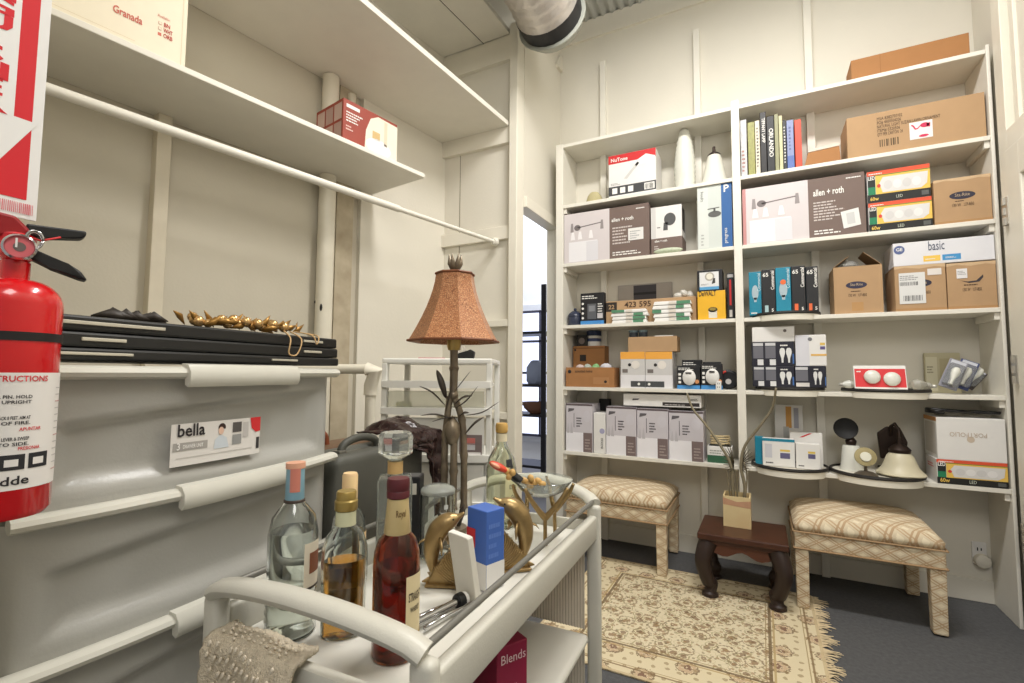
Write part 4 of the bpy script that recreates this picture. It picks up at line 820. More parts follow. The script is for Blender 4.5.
# rug
def rugcol(nt, N, mth, mix):
    tc = N('ShaderNodeTexCoord'); sp = N('ShaderNodeSeparateXYZ'); nt.links.new(tc.outputs['Object'], sp.inputs[0])
    X, Y = sp.outputs[0], sp.outputs[1]
    dx = mth('SUBTRACT', RW/2, mth('ABSOLUTE', X)); dy = mth('SUBTRACT', RH/2, mth('ABSOLUTE', Y)); d = mth('MINIMUM', dx, dy)
    nz = N('ShaderNodeTexNoise'); nz.inputs['Scale'].default_value = 300; nt.links.new(tc.outputs['Object'], nz.inputs[0])
    base = mix(nz.outputs['Fac'], (226, 214, 184), (206, 192, 160))
    def motif(scale, seed, r0, r1, rnd=1.0):
        mp = N('ShaderNodeMapping'); mp.inputs['Location'].default_value = (seed, seed*.7, 0); nt.links.new(tc.outputs['Object'], mp.inputs[0])
        v = N('ShaderNodeTexVoronoi', voronoi_dimensions='2D'); v.inputs['Scale'].default_value = scale; v.inputs['Randomness'].default_value = rnd; nt.links.new(mp.outputs[0], v.inputs['Vector'])
        wv = N('ShaderNodeTexNoise'); wv.inputs['Scale'].default_value = 90; nt.links.new(tc.outputs['Object'], wv.inputs[0])
        dd = mth('ADD', v.outputs['Distance'], mth('MULTIPLY', mth('SUBTRACT', wv.outputs['Fac'], .5), .28))
        return mth('MULTIPLY', mth('LESS_THAN', dd, r1), mth('GREATER_THAN', dd, r0)), v.outputs['Color']
    c = base
    for sc_, se, r0, r1, col, am in ((9, .3, .28, .34, (120, 96, 66), .75), (9, .3, .0, .13, (136, 104, 74), .8), (14, 2.1, .0, .17, (122, 94, 66), .75), (14, 2.1, .27, .33, (142, 132, 88), .7), (22, 5.3, .0, .16, (158, 126, 90), .7), (30, 8.1, .0, .15, (104, 88, 60), .6), (26, 3.7, .3, .36, (168, 150, 104), .5)):
        m_, _ = motif(sc_, se, r0, r1, .9); c = mix(mth('MULTIPLY', m_, am), c, col)
    inb = mth('LESS_THAN', d, .185); bb = mix(nz.outputs['Fac'], (224, 210, 178), (206, 192, 156))
    for sc_, se, r0, r1, col, am in ((6.6, 1.0, .22, .28, (112, 84, 56), .8), (6.6, 1.0, .0, .10, (110, 66, 50), .85), (6.6, 1.0, .12, .2, (170, 122, 90), .5), (20, 4.0, .0, .18, (140, 116, 78), .6)):
        m_, _ = motif(sc_, se, r0, r1, .35); bb = mix(mth('MULTIPLY', m_, am), bb, col)
    c = mix(inb, c, bb)
    for a, b_, col in ((.185, .197, (110, 88, 58)), (.172, .180, (176, 152, 104)), (.205, .209, (150, 126, 84)), (.042, .050, (130, 104, 70)), (.058, .062, (160, 136, 94)), (.0, .012, (196, 176, 138))):
        ln = mth('MULTIPLY', mth('GREATER_THAN', d, a), mth('LESS_THAN', d, b_)); c = mix(mth('MULTIPLY', ln, .85), c, col)
    return c
RX0, RX1, RY0, RY1 = .27, 1.37, -1.16, -.08; RW, RH = RX1-RX0, RY1-RY0
rug = tag(B().box(-RW/2, RW/2, -RH/2, RH/2, 0, .007, .002).obj('rug', node_mat('oriental_rug_weave', rugcol, .95), None, ((RX0+RX1)/2, (RY0+RY1)/2, .0005)), 'cream oriental rug with floral pattern and fringed end on the dark carpet', 'rug')
b = B(); rr = random.Random(3)
for i in range(150):
    y = -RH/2+RH*(i+.5)/150; cl = math.sin(i*.37)*.5+.5; l = .02+.035*cl+rr.uniform(0, .015); dy = rr.uniform(-.03, .03)
    b.tube([(RW/2-.003, y, .004), (RW/2+l*.5, y+dy*.5, .0035+rr.uniform(0, .005)), (RW/2+l, y+dy+rr.uniform(-.008, .008), .003)], [.0024, .0022, .0012], 4)
fr = b.obj('fringe', M('rug_fringe', (222, 202, 164), .9, var=.12), rug); fr['kind'] = 'stuff'
# low dark side table with curved legs
walnut = M('dark_walnut', (88, 52, 36), .35, var=.22, scale=18, rgb2=(48, 26, 18)); black_w = M('dark_leg_wood', (52, 38, 32), .45, var=.15)
tx0, tx1, ty0, ty1 = .885, 1.268, -.375, .075
zt = on_y(742, 539, ty0).z; tx0 = on_y(697, 534, ty0).x; tx1 = on_y(789, 545, ty0).x; ty1 = min(on_z(711, 508, zt).y, -.022)
e = empty('side_table', 'low dark wooden side table with curved legs holding the stone vase', 'table', ((tx0+tx1)/2, (ty0+ty1)/2, .0095)); hw, hd = (tx1-tx0)/2, (ty1-ty0)/2; zt -= .0095
B().box(-hw, hw, -hd, hd, zt-.032, zt, .006).obj('table_top', walnut, e)
B().box(-hw+.014, hw-.014, -hd+.014, hd-.014, zt-.05, zt-.032, .003).obj('under_moulding', walnut, e)
for s in (-1, 1):
    n = 14; pt = [(-hw+.05, zt-.05)] ; lowp = [( -hw+.05+ (2*hw-.1)*i/n, zt-.098+.012*math.cos(i/n*4*math.pi)-.006*math.cos(i/n*2*math.pi)) for i in range(n+1)]
    pt = [(hw-.05, zt-.05), (-hw+.05, zt-.05)] + lowp
    B().slabxz(pt, s*(hd-.045)-.008, s*(hd-.045)+.008).obj('apron', M('red_walnut', (110, 66, 48), .45, var=.15), e)
    q = [(hd-.05, zt-.05), (-hd+.05, zt-.05)] + [(-hd+.05+(2*hd-.1)*i/n, zt-.098+.012*math.cos(i/n*4*math.pi)) for i in range(n+1)]
    B().slabyz(q, s*(hw-.045)-.008, s*(hw-.045)+.008).obj('apron', walnut, e)
    for t in (-1, 1):
        P_ = [(s*(hw-.047), t*(hd-.047), zt-.05), (s*(hw-.030), t*(hd-.030), zt-.10), (s*(hw-.022), t*(hd-.022), zt*.52), (s*(hw-.045), t*(hd-.045), zt*.22), (s*(hw-.06), t*(hd-.06), .06), (s*(hw-.052), t*(hd-.052), .02), (s*(hw-.052), t*(hd-.052), .0)]
        fine = []
        for i in range(len(P_)-1):
            for k in range(5):
                u = k/5; p_ = [Vector(P_[max(min(i+j, len(P_)-1), 0)]) for j in (-1, 0, 1, 2)]
                fine.append(.5*((2*p_[1])+(-p_[0]+p_[2])*u+(2*p_[0]-5*p_[1]+4*p_[2]-p_[3])*u*u+(-p_[0]+3*p_[1]-3*p_[2]+p_[3])*u**3))
        fine.append(Vector(P_[-1])); nf = len(fine)
        for p_ in fine: p_.z = max(p_.z, 0)
        rad = [.046-.014*(i/nf)-.012*math.sin(math.pi*i/nf)*(i/nf)+(.010 if i > nf-6 else 0) for i in range(nf)]
        fine[-1].z = .001; fine[-2].x, fine[-2].y = fine[-1].x, fine[-1].y
        B().tube(fine, rad, 10, flat=.95).floor(.0005).obj('leg', black_w, e, smooth='auto')
ztab = zt+.0102
# stone vase with twisted stems and fans
pv = on_z(737, 526.5, ztab); y_v = pv.y+.045
x0 = on_y(723.5, 510, y_v-.04).x; x1 = on_y(751, 510, y_v-.04).x; w_ = x1-x0; hv = on_y(737, 496, y_v-.04).z-ztab
onyx = M('pale_onyx', (222, 206, 160), .35, var=.12, scale=9, rgb2=(206, 176, 128))
e = empty('stone_vase', 'square pale stone vase with a reddish band standing on the side table', 'vase', ((x0+x1)/2, y_v, ztab)); h_ = w_/2
b = B(); b.box(-h_, h_, -h_, h_, 0, .008)
for a in ((-h_,h_,-h_,-h_+.008),(-h_,h_,h_-.008,h_),(-h_,-h_+.008,-h_+.008,h_-.008),(h_-.008,h_,-h_+.008,h_-.008)): b.box(*a, .008, hv)
b.obj('body', onyx, e)
b = B(); b.face([(-h_, -h_-.0006, hv*.72), (h_, -h_-.0006, hv*.66), (h_, -h_-.0006, hv*.9), (0, -h_-.0006, hv*.84), (-h_, -h_-.0006, hv*.95)]); b.obj('reddish_vein', M('red_onyx', (206, 160, 128), .4, var=.15, scale=20), e, norm=False)
silver = M('aged_silver_stem', (156, 146, 122), .45, .4, var=.2, scale=40)
vc = Vector(((x0+x1)/2, y_v, ztab))
def on_vy(u, v, off=0): return on_y(u, v, y_v+off) - vc
e = empty('palm_stem_ornament', 'twisted silver stems with spiky fans rising from the stone vase', 'ornament', vc)
jn = on_vy(737, 466)
def curve(P_, n=6):
    out = []
    for i in range(len(P_)-1):
        for k in range(n):
            u = k/n; p_ = [Vector(P_[max(min(i+j, len(P_)-1), 0)]) for j in (-1, 0, 1, 2)]
            out.append(.5*((2*p_[1])+(-p_[0]+p_[2])*u+(2*p_[0]-5*p_[1]+4*p_[2]-p_[3])*u*u+(-p_[0]+3*p_[1]-3*p_[2]+p_[3])*u**3))
    out.append(Vector(P_[-1])); return out
for P_ in ([(-.012,0,.01), on_vy(733,490), on_vy(731,466), on_vy(722,448), on_vy(706,425,.01), on_vy(693,409,.02), on_vy(687,393,.03)], [(.016,0,.01), on_vy(745,490), on_vy(741,466), on_vy(745,446), on_vy(760,426,-.01), on_vy(772,408,-.02), on_vy(776,388,-.05)]):
    c_ = curve(P_); B().tube(c_, [.009-.0035*i/len(c_) for i in range(len(c_))], 8).obj('stem', silver, e, smooth=True)
b = B()
for P_ in ([(-.02,0,.02), on_vy(728,480), on_vy(727,470)], [(0,.01,.01), on_vy(737,485,.01), on_vy(736,470)], [(.02,0,.01), on_vy(747,480), on_vy(744,462)]): b.tube(curve(P_), .0045, 6)
b.obj('stalks', silver, e, smooth=True)
for s, (cu, cv) in ((-1, (724, 452)), (1, (748, 450))):
    for k in range(11):
        a = R(-75+k*15); base = on_vy(734 if s < 0 else 741, 466); tip = base + Vector((s*.055*math.cos(a)*.9+s*.01, -.02+.004*k, .02+.055*math.sin(a)))
        B().tube([base+Vector((0,0,.004*k-.02)), base.lerp(tip, .5)+Vector((0,0,.006+.004*k-.01)), tip+Vector((0,0,.004*k))], [.002, .0035, .0008], 5).obj('fan_spike', M('dark_fan', (92, 84, 66), .5, .3, var=.2), e, smooth=True)
# wall outlet with plug-in freshener
p = on_y(988, 554, DEP); e = empty('wall_outlet', 'white wall outlet with a round plug-in freshener low at the right', 'outlet', (p.x-.034, DEP, p.z))
B().box(-.028, .028, -.008, -.0005, -.055, .055, .003).obj('cover_plate', white_m, e)
b = B(); 
for dz in (.02,): b.box(-.009, -.005, -.0095, -.007, dz-.008, dz+.008); b.box(.005, .009, -.0095, -.007, dz-.006, dz+.006)
b.obj('slot', black_m, e)
B().lathe([(0,0),(.032,0),(.034,.01),(.03,.028),(.016,.036),(0,.037)], 22, mat=Matrix.Translation((.006,-.0085,-.032)) @ Matrix.Rotation(R(90), 4, 'X')).obj('freshener', trim_m, e, smooth='auto')
# ================================================================ serving cart
putty = M('putty_paint', (204, 201, 188), .4, var=.03, bump=.1, bscale=300); rail_m = M('grey_rail', (128, 126, 118), .4, .3, var=.05); tray_m = M('cart_tray', (222, 219, 208), .35, var=.03)
CW, CL = .396, .730
CO = Vector((.402, -2.50, 0)); CR = R(2.2)
cart = empty('serving_cart', 'putty coloured serving cart with curved end handles loaded with bottles', 'cart', CO, CR)
cs, sn = math.cos(CR), math.sin(CR)
def cw(x, y, z=0): return Vector((CO.x+x*cs-y*sn, CO.y+x*sn+y*cs, z))
ZT = .70
b = B(); b.box(.0125, CW-.0125, -.0305, CL+.01, ZT-.02, ZT-.001, .002); b.obj('top_tray', tray_m, cart)
for x0, x1 in ((-.008, .012), (CW-.012, CW+.012)): B().box(x0, x1, -.008, CL, ZT-.016, ZT+.047, .007, 3).obj('side_channel', putty, cart, smooth='auto')
for y0, y1 in ((-.05, -.031), (CL+.0105, CL+.022)): B().box(.019, CW-.019, y0, y1, ZT-.03, ZT+.026, .004).obj('end_channel', putty, cart, smooth='auto')
for x in (.006, CW-.004): B().tube([(x, -.03, ZT+.078), (x, CL+.012, ZT+.078)], .0055, 10).obj('guard_rail', rail_m, cart, smooth='auto')
def frame_end(y, sgn):
    for x in (.0, CW): 
        b = B(); b.box(x-.018, x+.018, y-.014, y+.014, .075, ZT+.070, .010, 3); b.obj('post', putty, cart, smooth='auto')
    pts = []
    for k in range(21):
        t = k/20; x = CW*t; a = math.sin(math.pi*t)
        pts.append((x, y+sgn*.055*a**.8, ZT+.073+.03*a**.6))
    B().tube(pts, .0140, 12, flat=1.45).obj('handle', putty, cart, smooth='auto')
frame_end(-.038, -1) if 0 else None
frame_end(-.022, -.25); frame_end(CL+.012, 1.5)
ZL = .447
b = B(); b.box(.012, CW-.008, .0, CL-.006, ZL-.022, ZL, .014, 3); b.obj('lower_tray', tray_m, cart, smooth='auto')
b = B(); b.box(.012, CW-.008, .0, CL-.006, .14, .165, .010, 3); b.obj('bottom_tray', tray_m, cart, smooth='auto')
b = B(); nrib = 44
for z0, z1 in ((ZL+.006, ZT-.034), (.17, ZL-.026)):
    vs = []
    for i in range(nrib*4+1):
        x = .022+(CW-.044)*i/(nrib*4); y = CL-.004+.0022*math.sin(i*math.pi/2)
        vs.append((b.bm.verts.new((x, y, z0)), b.bm.verts.new((x, y, z1))))
    for a_, c_ in zip(vs, vs[1:]): b.bm.faces.new((a_[0], c_[0], c_[1], a_[1]))
b.obj('ribbed_panel', M('ribbed_plastic', (206, 196, 178), .35, var=.04, trans=.15), cart, smooth=True)
for x in (.0, CW):
    for y in (-.022, CL+.012):
        cst = B(); cst.lathe([(0,-.012),(.03,-.012),(.034,-.006),(.034,.006),(.03,.012),(0,.012)], 18, mat=Matrix.Translation((x, y+.012, .035)) @ Matrix.Rotation(R(90), 4, 'Y')); cst.box(x-.014, x+.014, y-.012, y+.012, .05, .08, .004)
        cst.obj('caster', M('caster_grey', (70, 70, 72), .5), cart, smooth='auto')
# towel over the near end
tw = M('terry_towel', (232, 218, 192), .95, var=.16, scale=120, bump=1.0, bscale=420)
def towel():
    b = B(); nx, nz = 46, 60; rr = random.Random(5); g = []
    x0, x1 = .050, .226
    for j in range(nz+1):
        s = j/nz*.40; row = []
        for i in range(nx+1):
            x = x0+(x1-x0)*i/nx
            if s < .06: y, z = -.027-s*.45, ZT+0.0350+.003*math.sin(x*60)
            elif s < .10: a = (s-.06)/.04*math.pi/2; y, z = -.058-.012*math.sin(a), ZT+0.0350-.014*(1-math.cos(a))
            else: y, z = -.070-.006*math.sin(x*38+s*9)-.02*(s-.1)-.003, ZT+0.0210-(s-.1)
            y += rr.uniform(-.0014, .0014); z += rr.uniform(-.0012, .0012)
            row.append(b.bm.verts.new((x+rr.uniform(-.001,.001)+.018*(s-.1)*(i/nx-.5), y, z)))
        g.append(row)
    for j in range(nz):
        for i in range(nx): b.bm.faces.new((g[j][i], g[j+1][i], g[j+1][i+1], g[j][i+1]))
    o = b.obj('towel', tw, None, CO, CR, smooth=True); m = o.modifiers.new('s', 'SOLIDIFY'); m.thickness = .007; m.offset = 1
    tf = M('white_tuft', (230, 218, 196), .95, bump=.6); b = B()
    for j in range(18):
        for i in range(11):
            x = x0+.02+(x1-x0-.04)*(i+.5*(j % 2)+rr.uniform(-.2,.2))/10.5; s = .02+j*.02+rr.uniform(-.003,.003)
            if x > x1-.01: continue
            if s < .08: c = (x, -.030-s*.45, ZT+0.0450); rt = Matrix()
            else: c = (x, -.084-.006*math.sin(x*38+s*9)-.02*(s-.1), ZT+0.0210-(s-.1)); rt = Matrix()
            b.ball(c, .0028, .002, .0055 if s > .08 else .0015, 7, Matrix.Rotation(.5, 4, 'Y'))
    t = b.obj('white_tufts', tf, o, smooth=True); t['kind'] = 'stuff'
    return tag(o, 'beige textured towel with white tufts draped over the near cart end', 'towel')
towel()
# ---------------------------------------------------------------- bottles and things on the cart
glass_m = M('clear_glass', (244, 248, 246), .02, var=.0, trans=1, ior=1.45)
def hollow(prof, t=.003):
    inner = [(max(r-t, .0005), z) for r, z in prof if r > t]
    inner = [(r, max(z, prof[0][1]+t)) for r, z in inner][::-1]
    return prof + inner + [(0, prof[0][1]+t)]
def bottle_glass(e, prof, mat=glass_m, sx=1, sy=1, seg=32, t=.003, name='bottle_glass'):
    return B().lathe(hollow([(0, prof[0][1])]+prof, t), seg, sx=sx, sy=sy).obj(name, mat, e, smooth='auto')
def liquid(e, prof, zt, mat, sx=1, sy=1, t=.0036, seg=32):
    pr = [(0, prof[0][1]+t)]; 
    for (r0, z0), (r1, z1) in zip(prof, prof[1:]):
        if z0 <= zt: pr.append((max(r0-t, .0005), max(z0, prof[0][1]+t)))
        if z0 < zt < z1: rr_ = r0+(r1-r0)*(zt-z0)/(z1-z0); pr.append((max(rr_-t, .0005), zt))
    pr.append((0, pr[-1][1])); return B().lathe(pr, seg, sx=sx, sy=sy).obj('liquid', mat, e, smooth='auto')
def wrap(e, r, z0, z1, a0, a1, mat, name='paper_label', r1=None, seg=18, lay=.0008, sx=1, sy=1):
    b = B(); r1 = r if r1 is None else r1; vs = []
    for i in range(seg+1):
        a = a0+(a1-a0)*i/seg; vs.append((b.bm.verts.new(((r+lay)*math.cos(a)*sx, (r+lay)*math.sin(a)*sy, z0)), b.bm.verts.new(((r1+lay)*math.cos(a)*sx, (r1+lay)*math.sin(a)*sy, z1))))
    for a_, c_ in zip(vs, vs[1:]): b.bm.faces.new((a_[0], c_[0], c_[1], a_[1]))
    return b.obj(name, mat, e, smooth=True, norm=False)
def wtext(e, r, ang, z, size, s, mat, fit=None, bold=True, name='label_text', lay=.0014, flip=False, sx=1, sy=1, rot=0):
    me = text_mesh(s, bold, 'CENTER'); xs = [v.co.x for v in me.vertices]; k = (fit/(max(xs)-min(xs))) if fit else size
    for v in me.vertices:
        x, y = v.co.x*k, v.co.y*size
        if rot: x, y = -y, x
        a = ang+x/r; v.co = ((r+lay)*math.cos(a)*sx, (r+lay)*math.sin(a)*sy, z+y)
    me.materials.clear(); me.materials.append(mat); me.name = name; t = bpy.data.objects.new(name, me); C.objects.link(t); t.parent = e; return t
def toward(p):      # angle from p toward the camera
    return math.atan2(CAM.y-p.y, CAM.x-p.x)
def top_of(p, u, v):
    d = ray(u, v); t = math.hypot(p.x-CAM.x, p.y-CAM.y)/math.hypot(d.x, d.y); return CAM.z + d.z*t
ZB = ZT+.0005
# clear vodka-like bottle
p = on_z(285, 636, ZT); p += Vector((-.004, .012, 0)); fa = toward(p); H_ = top_of(p, 283, 463)-ZB
e = empty('liquor_bottle', 'clear square shouldered liquor bottle with blue and red seal on the cart', 'bottle', (p.x, p.y, ZB), fa+R(90))
r_ = .038
pf = [(r_*.9,0),(r_*1.02,.004),(r_*1.02,H_*.04),(r_*.97,H_*.065),(r_*1.03,H_*.09),(r_*.97,H_*.115),(r_*1.03,H_*.14),(r_*.97,H_*.165),(r_*1.02,H_*.19),(r_*.96,H_*.22),(r_,H_*.25),(r_,H_*.58),(r_*.86,H_*.68),(r_*.48,H_*.75),(r_*.36,H_*.78),(r_*.36,H_*.90),(r_*.34,H_*.94)]
bottle_glass(e, pf); liquid(e, pf, H_*.6, M('water_clear', (238, 240, 236), .02, var=0, trans=1, ior=1.33))
B().lathe([(r_*.38,H_*.765),(r_*.395,H_*.77),(r_*.37,H_*.93),(r_*.375,H_*.965),(0,H_*.965)], 24).obj('blue_seal', M('blue_foil', (132, 172, 188), .4), e, smooth='auto')
B().lathe([(r_*.40,H_*.762),(r_*.43,H_*.766),(r_*.43,H_*.778),(r_*.40,H_*.782)], 24).obj('dark_ring', F((74,62,54)), e, smooth='auto')
wrap(e, r_*.385, H_*.83, H_*.97, R(-120), R(-60), F((206,128,110)), 'red_strip'); B().lathe([(0,H_*.966),(r_*.4,H_*.966),(r_*.4,H_),(0,H_)], 24).obj('cap', M('peach_cap', (226, 170, 140), .5), e, smooth='auto')
wrap(e, r_, H_*.27, H_*.54, R(-64), R(5), F((226,216,194))); wrap(e, r_, H_*.36, H_*.48, R(-50), R(-10), F((134,82,56)), 'brown_patch', lay=.0012); wrap(e, r_, H_*.27, H_*.285, R(-64), R(5), F((60,50,40)), 'label_edge', lay=.0012)
# amber flask bottle, pale gold
p = on_z(340, 637, ZT); p += Vector((-.003, .008, 0)); fa = toward(p); H_ = top_of(p, 339, 491)-ZB
e = empty('liquor_bottle', 'flat flask of golden liquor with an olive gold cap', 'bottle', (p.x, p.y, ZB), fa+R(90)); r_ = .036
pf = [(r_*.86,0),(r_*.94,.004),(r_*.96,H_*.3),(r_,H_*.5),(r_*.98,H_*.6),(r_*.8,H_*.69),(r_*.5,H_*.75),(r_*.4,H_*.79),(r_*.38,H_*.9)]
bottle_glass(e, pf, sy=.62); liquid(e, pf, H_*.52, M('gold_liquor', (232, 168, 74), .02, var=0, trans=1, ior=1.33), sy=.62)
wrap(e, r_*.42, H_*.76, H_*.86, 0, 2*math.pi, F((206,206,170)), 'neck_label', r1=r_*.42); B().lathe([(0,H_*.865),(r_*.48,H_*.865),(r_*.5,H_*.87),(r_*.5,H_*.93),(r_*.44,H_*.94),(r_*.44,H_*.99),(r_*.4,H_),(0,H_)], 24).obj('cap', M('olive_gold_cap', (166, 142, 78), .35, .4), e, smooth='auto')
# whiskey
p = on_z(393, 656, ZT); p += Vector((-.002, .006, 0)); fa = toward(p); H_ = top_of(p, 393, 478)-ZB
e = empty('liquor_bottle', 'dark red brown whiskey bottle with maroon cap and gold neck wrap', 'bottle', (p.x, p.y, ZB), fa+R(90)); r_ = .0345
pf = [(r_*.92,0),(r_,.005),(r_,H_*.52),(r_*.97,H_*.58),(r_*.82,H_*.645),(r_*.55,H_*.69),(r_*.46,H_*.72),(r_*.42,H_*.87)]
bottle_glass(e, pf, M('amber_glass', (206, 120, 70), .02, var=0, trans=1, ior=1.45)); liquid(e, pf, H_*.5, M('whiskey', (150, 52, 28), .02, var=0, trans=1, ior=1.33))
B().lathe([(r_*.57,H_*.685),(r_*.585,H_*.69),(r_*.455,H_*.88),(r_*.44,H_*.885)], 26).obj('neck_wrap', M('gold_foil', (206, 184, 132), .4, .2, var=.1), e, smooth='auto')
wtext(e, r_*.5, R(-74), H_*.79, .014, 'Royal', F((110,84,46)), .014)
B().lathe([(0,H_*.89),(r_*.5,H_*.89),(r_*.5,H_*.925),(r_*.475,H_*.93),(r_*.5,H_*.935),(r_*.5,H_*.985),(r_*.46,H_),(0,H_)], 26).obj('cap', M('maroon_cap', (92, 34, 40), .45, var=.1), e, smooth='auto')
wrap(e, r_, H_*.05, H_*.47, R(-66), R(30), F((222,206,164))); wtext(e, r_, R(-38), H_*.33, .017, 'STRAIGHT', F((50,40,30)), .026); wtext(e, r_, R(-38), H_*.27, .01, 'WHISKEY', F((50,40,30)), .02); wrap(e, r_, H_*.12, H_*.14, R(-60), R(20), F((180,150,90)), 'gold_line', lay=.0012)
# small bottle with peach stopper behind
p = on_z(347, 590, ZT); fa = toward(p); H_ = top_of(p, 345, 473)-ZB
e = empty('liquor_bottle', 'small clear bottle with peach and cream seal behind the golden flask', 'bottle', (p.x, p.y, ZB), fa+R(90)); r_ = .032
pf = [(r_*.9,0),(r_,.004),(r_,H_*.5),(r_*.9,H_*.62),(r_*.45,H_*.72),(r_*.4,H_*.8)]
bottle_glass(e, pf); liquid(e, pf, H_*.25, M('pale_liquor', (236, 206, 150), .02, var=0, trans=1, ior=1.33))
B().lathe([(r_*.44,H_*.7),(r_*.46,H_*.72),(r_*.46,H_*.98),(r_*.4,H_),(0,H_)], 22).obj('seal', M('peach_seal', (228, 186, 150), .5, var=.2, scale=60, rgb2=(240, 216, 150)), e, smooth='auto'); wrap(e, r_, H_*.2, H_*.5, R(-30), R(70), F((226,196,150)))
# square decanter with faceted stopper
p = on_z(393, 570, ZT); fa = toward(p); H_ = top_of(p, 394, 432)-ZB
e = empty('decanter', 'square clear glass decanter with a chunky octagonal stopper', 'decanter', (p.x, p.y, ZB), fa+R(90)); hb = top_of(p, 390, 476)-ZB; hw = .036
b = B(); b.box(-hw, hw, -hw, hw, 0, hb, .008, 3); b.obj('bottle_glass', M('decanter_glass', (226, 232, 226), .03, var=0, trans=.9, ior=1.25), e, smooth='auto')
zn = top_of(p, 394, 458)-ZB
B().lathe([(.016,hb+.0005),(.016,hb+.004),(.014,zn-.003),(.017,zn),(0,zn),(0,hb+.0005)], 20).obj('neck', M('decanter_glass', (0,0,0)), e, smooth='auto')
B().lathe([(0,hb+.004),(.010,hb+.004),(.011,zn-.004),(0,zn-.004)], 16).obj('cork', M('cork_tan', (206, 168, 112), .8, var=.15), e, smooth='auto') if 0 else None
B().lathe([(0,zn+.001),(.020,zn+.001),(.034,zn+.008),(.036,zn+.012),(.036,H_-.008),(.031,H_),(0,H_)], 8).obj('stopper', M('cut_glass', (230, 234, 230), .04, var=0, trans=.9, ior=1.4), e)
wrap(e, .0155, hb+.006, zn-.006, 0, 6.2832, F((206,170,112)), 'cork_band')
# dark small box behind it
p = on_z(420, 536, ZT); tb_ = top_of(p, 405, 474)-ZB
q0, q1 = at_depth(392, 500, 1.2), at_depth(417, 500, 1.2)
o = carton('gift_box', 'small dark box with pale front standing beside the decanter', 'box', .05, .05, top_of(on_z(410, 553, ZT), 407, 475)-ZB, dark_m, (*on_z(410, 553, ZT).xy, ZB), toward(on_z(410, 553, ZT))+R(78)); rect(o, 't', .1, .1, .9, .9, F((96,96,96)), 'grey_lid'); rect(o, 'f', .15, .78, .85, .92, F((206,202,190)), 'pale_label')
# glass jar with lid
p = on_z(437, 556, ZT); e = empty('glass_jar', 'clear lidded glass jar with frosted pattern left of the dolphin', 'jar', (p.x, p.y, ZB), toward(p)+R(90)); H_ = top_of(p, 437, 484)-ZB; r_ = .040
bottle_glass(e, [(r_*.95,0),(r_,.004),(r_,H_*.84),(r_*.97,H_*.87)], t=.0035); B().lathe([(0,H_*.875),(r_*.97,H_*.875),(r_*1.0,H_*.885),(r_*1.0,H_*.925),(r_*.9,H_*.955),(r_*.55,H_*.99),(0,H_)], 26).obj('lid', M('frosted_lid', (216, 220, 214), .15, trans=.75, ior=1.15), e, smooth='auto')
for k in range(5): b = B(); wrap(e, r_, H_*(.3+.1*k), H_*(.36+.1*k), R(-110+k*10), R(-80+k*6), F((206,208,204)), 'frosted_leaf')
# tall tequila-like bottle at the far end
p = cw(.150, CL-.05); fa = toward(p); H_ = top_of(p, 501, 423)-ZB
e = empty('liquor_bottle', 'tall pale green gin bottle with a wooden stopper at the far cart end', 'bottle', (p.x, p.y, ZB), fa+R(90)); r_ = .042
pf = [(r_*.9,0),(r_,.004),(r_,H_*.56),(r_*.85,H_*.66),(r_*.42,H_*.77),(r_*.33,H_*.82),(r_*.33,H_*.90)]
bottle_glass(e, pf, M('pale_green_glass', (244, 247, 232), .02, var=0, trans=1, ior=1.45)); B().lathe([(0,H_*.905),(r_*.36,H_*.905),(r_*.4,H_*.915),(r_*.42,H_*.97),(r_*.36,H_),(0,H_)], 22).obj('stopper', M('wood_stopper', (214, 172, 96), .5, var=.1), e, smooth='auto'); wrap(e, r_*.35, H_*.82, H_*.9, 0, 6.2832, F((232,222,190)), 'neck_band')
wrap(e, r_, H_*.1, H_*.50, R(-75), R(5), F((226,222,176))); wtext(e, r_, R(-40), H_*.38, .016, 'Extra', F((60,56,46)), .028, False); wtext(e, r_, R(-40), H_*.28, .016, 'Gin', F((60,56,46)), .016, False); wrap(e, r_*.93, H_*.585, H_*.66, R(-70), R(-40), F((54,56,60)), 'dark_seal', r1=r_*.86)
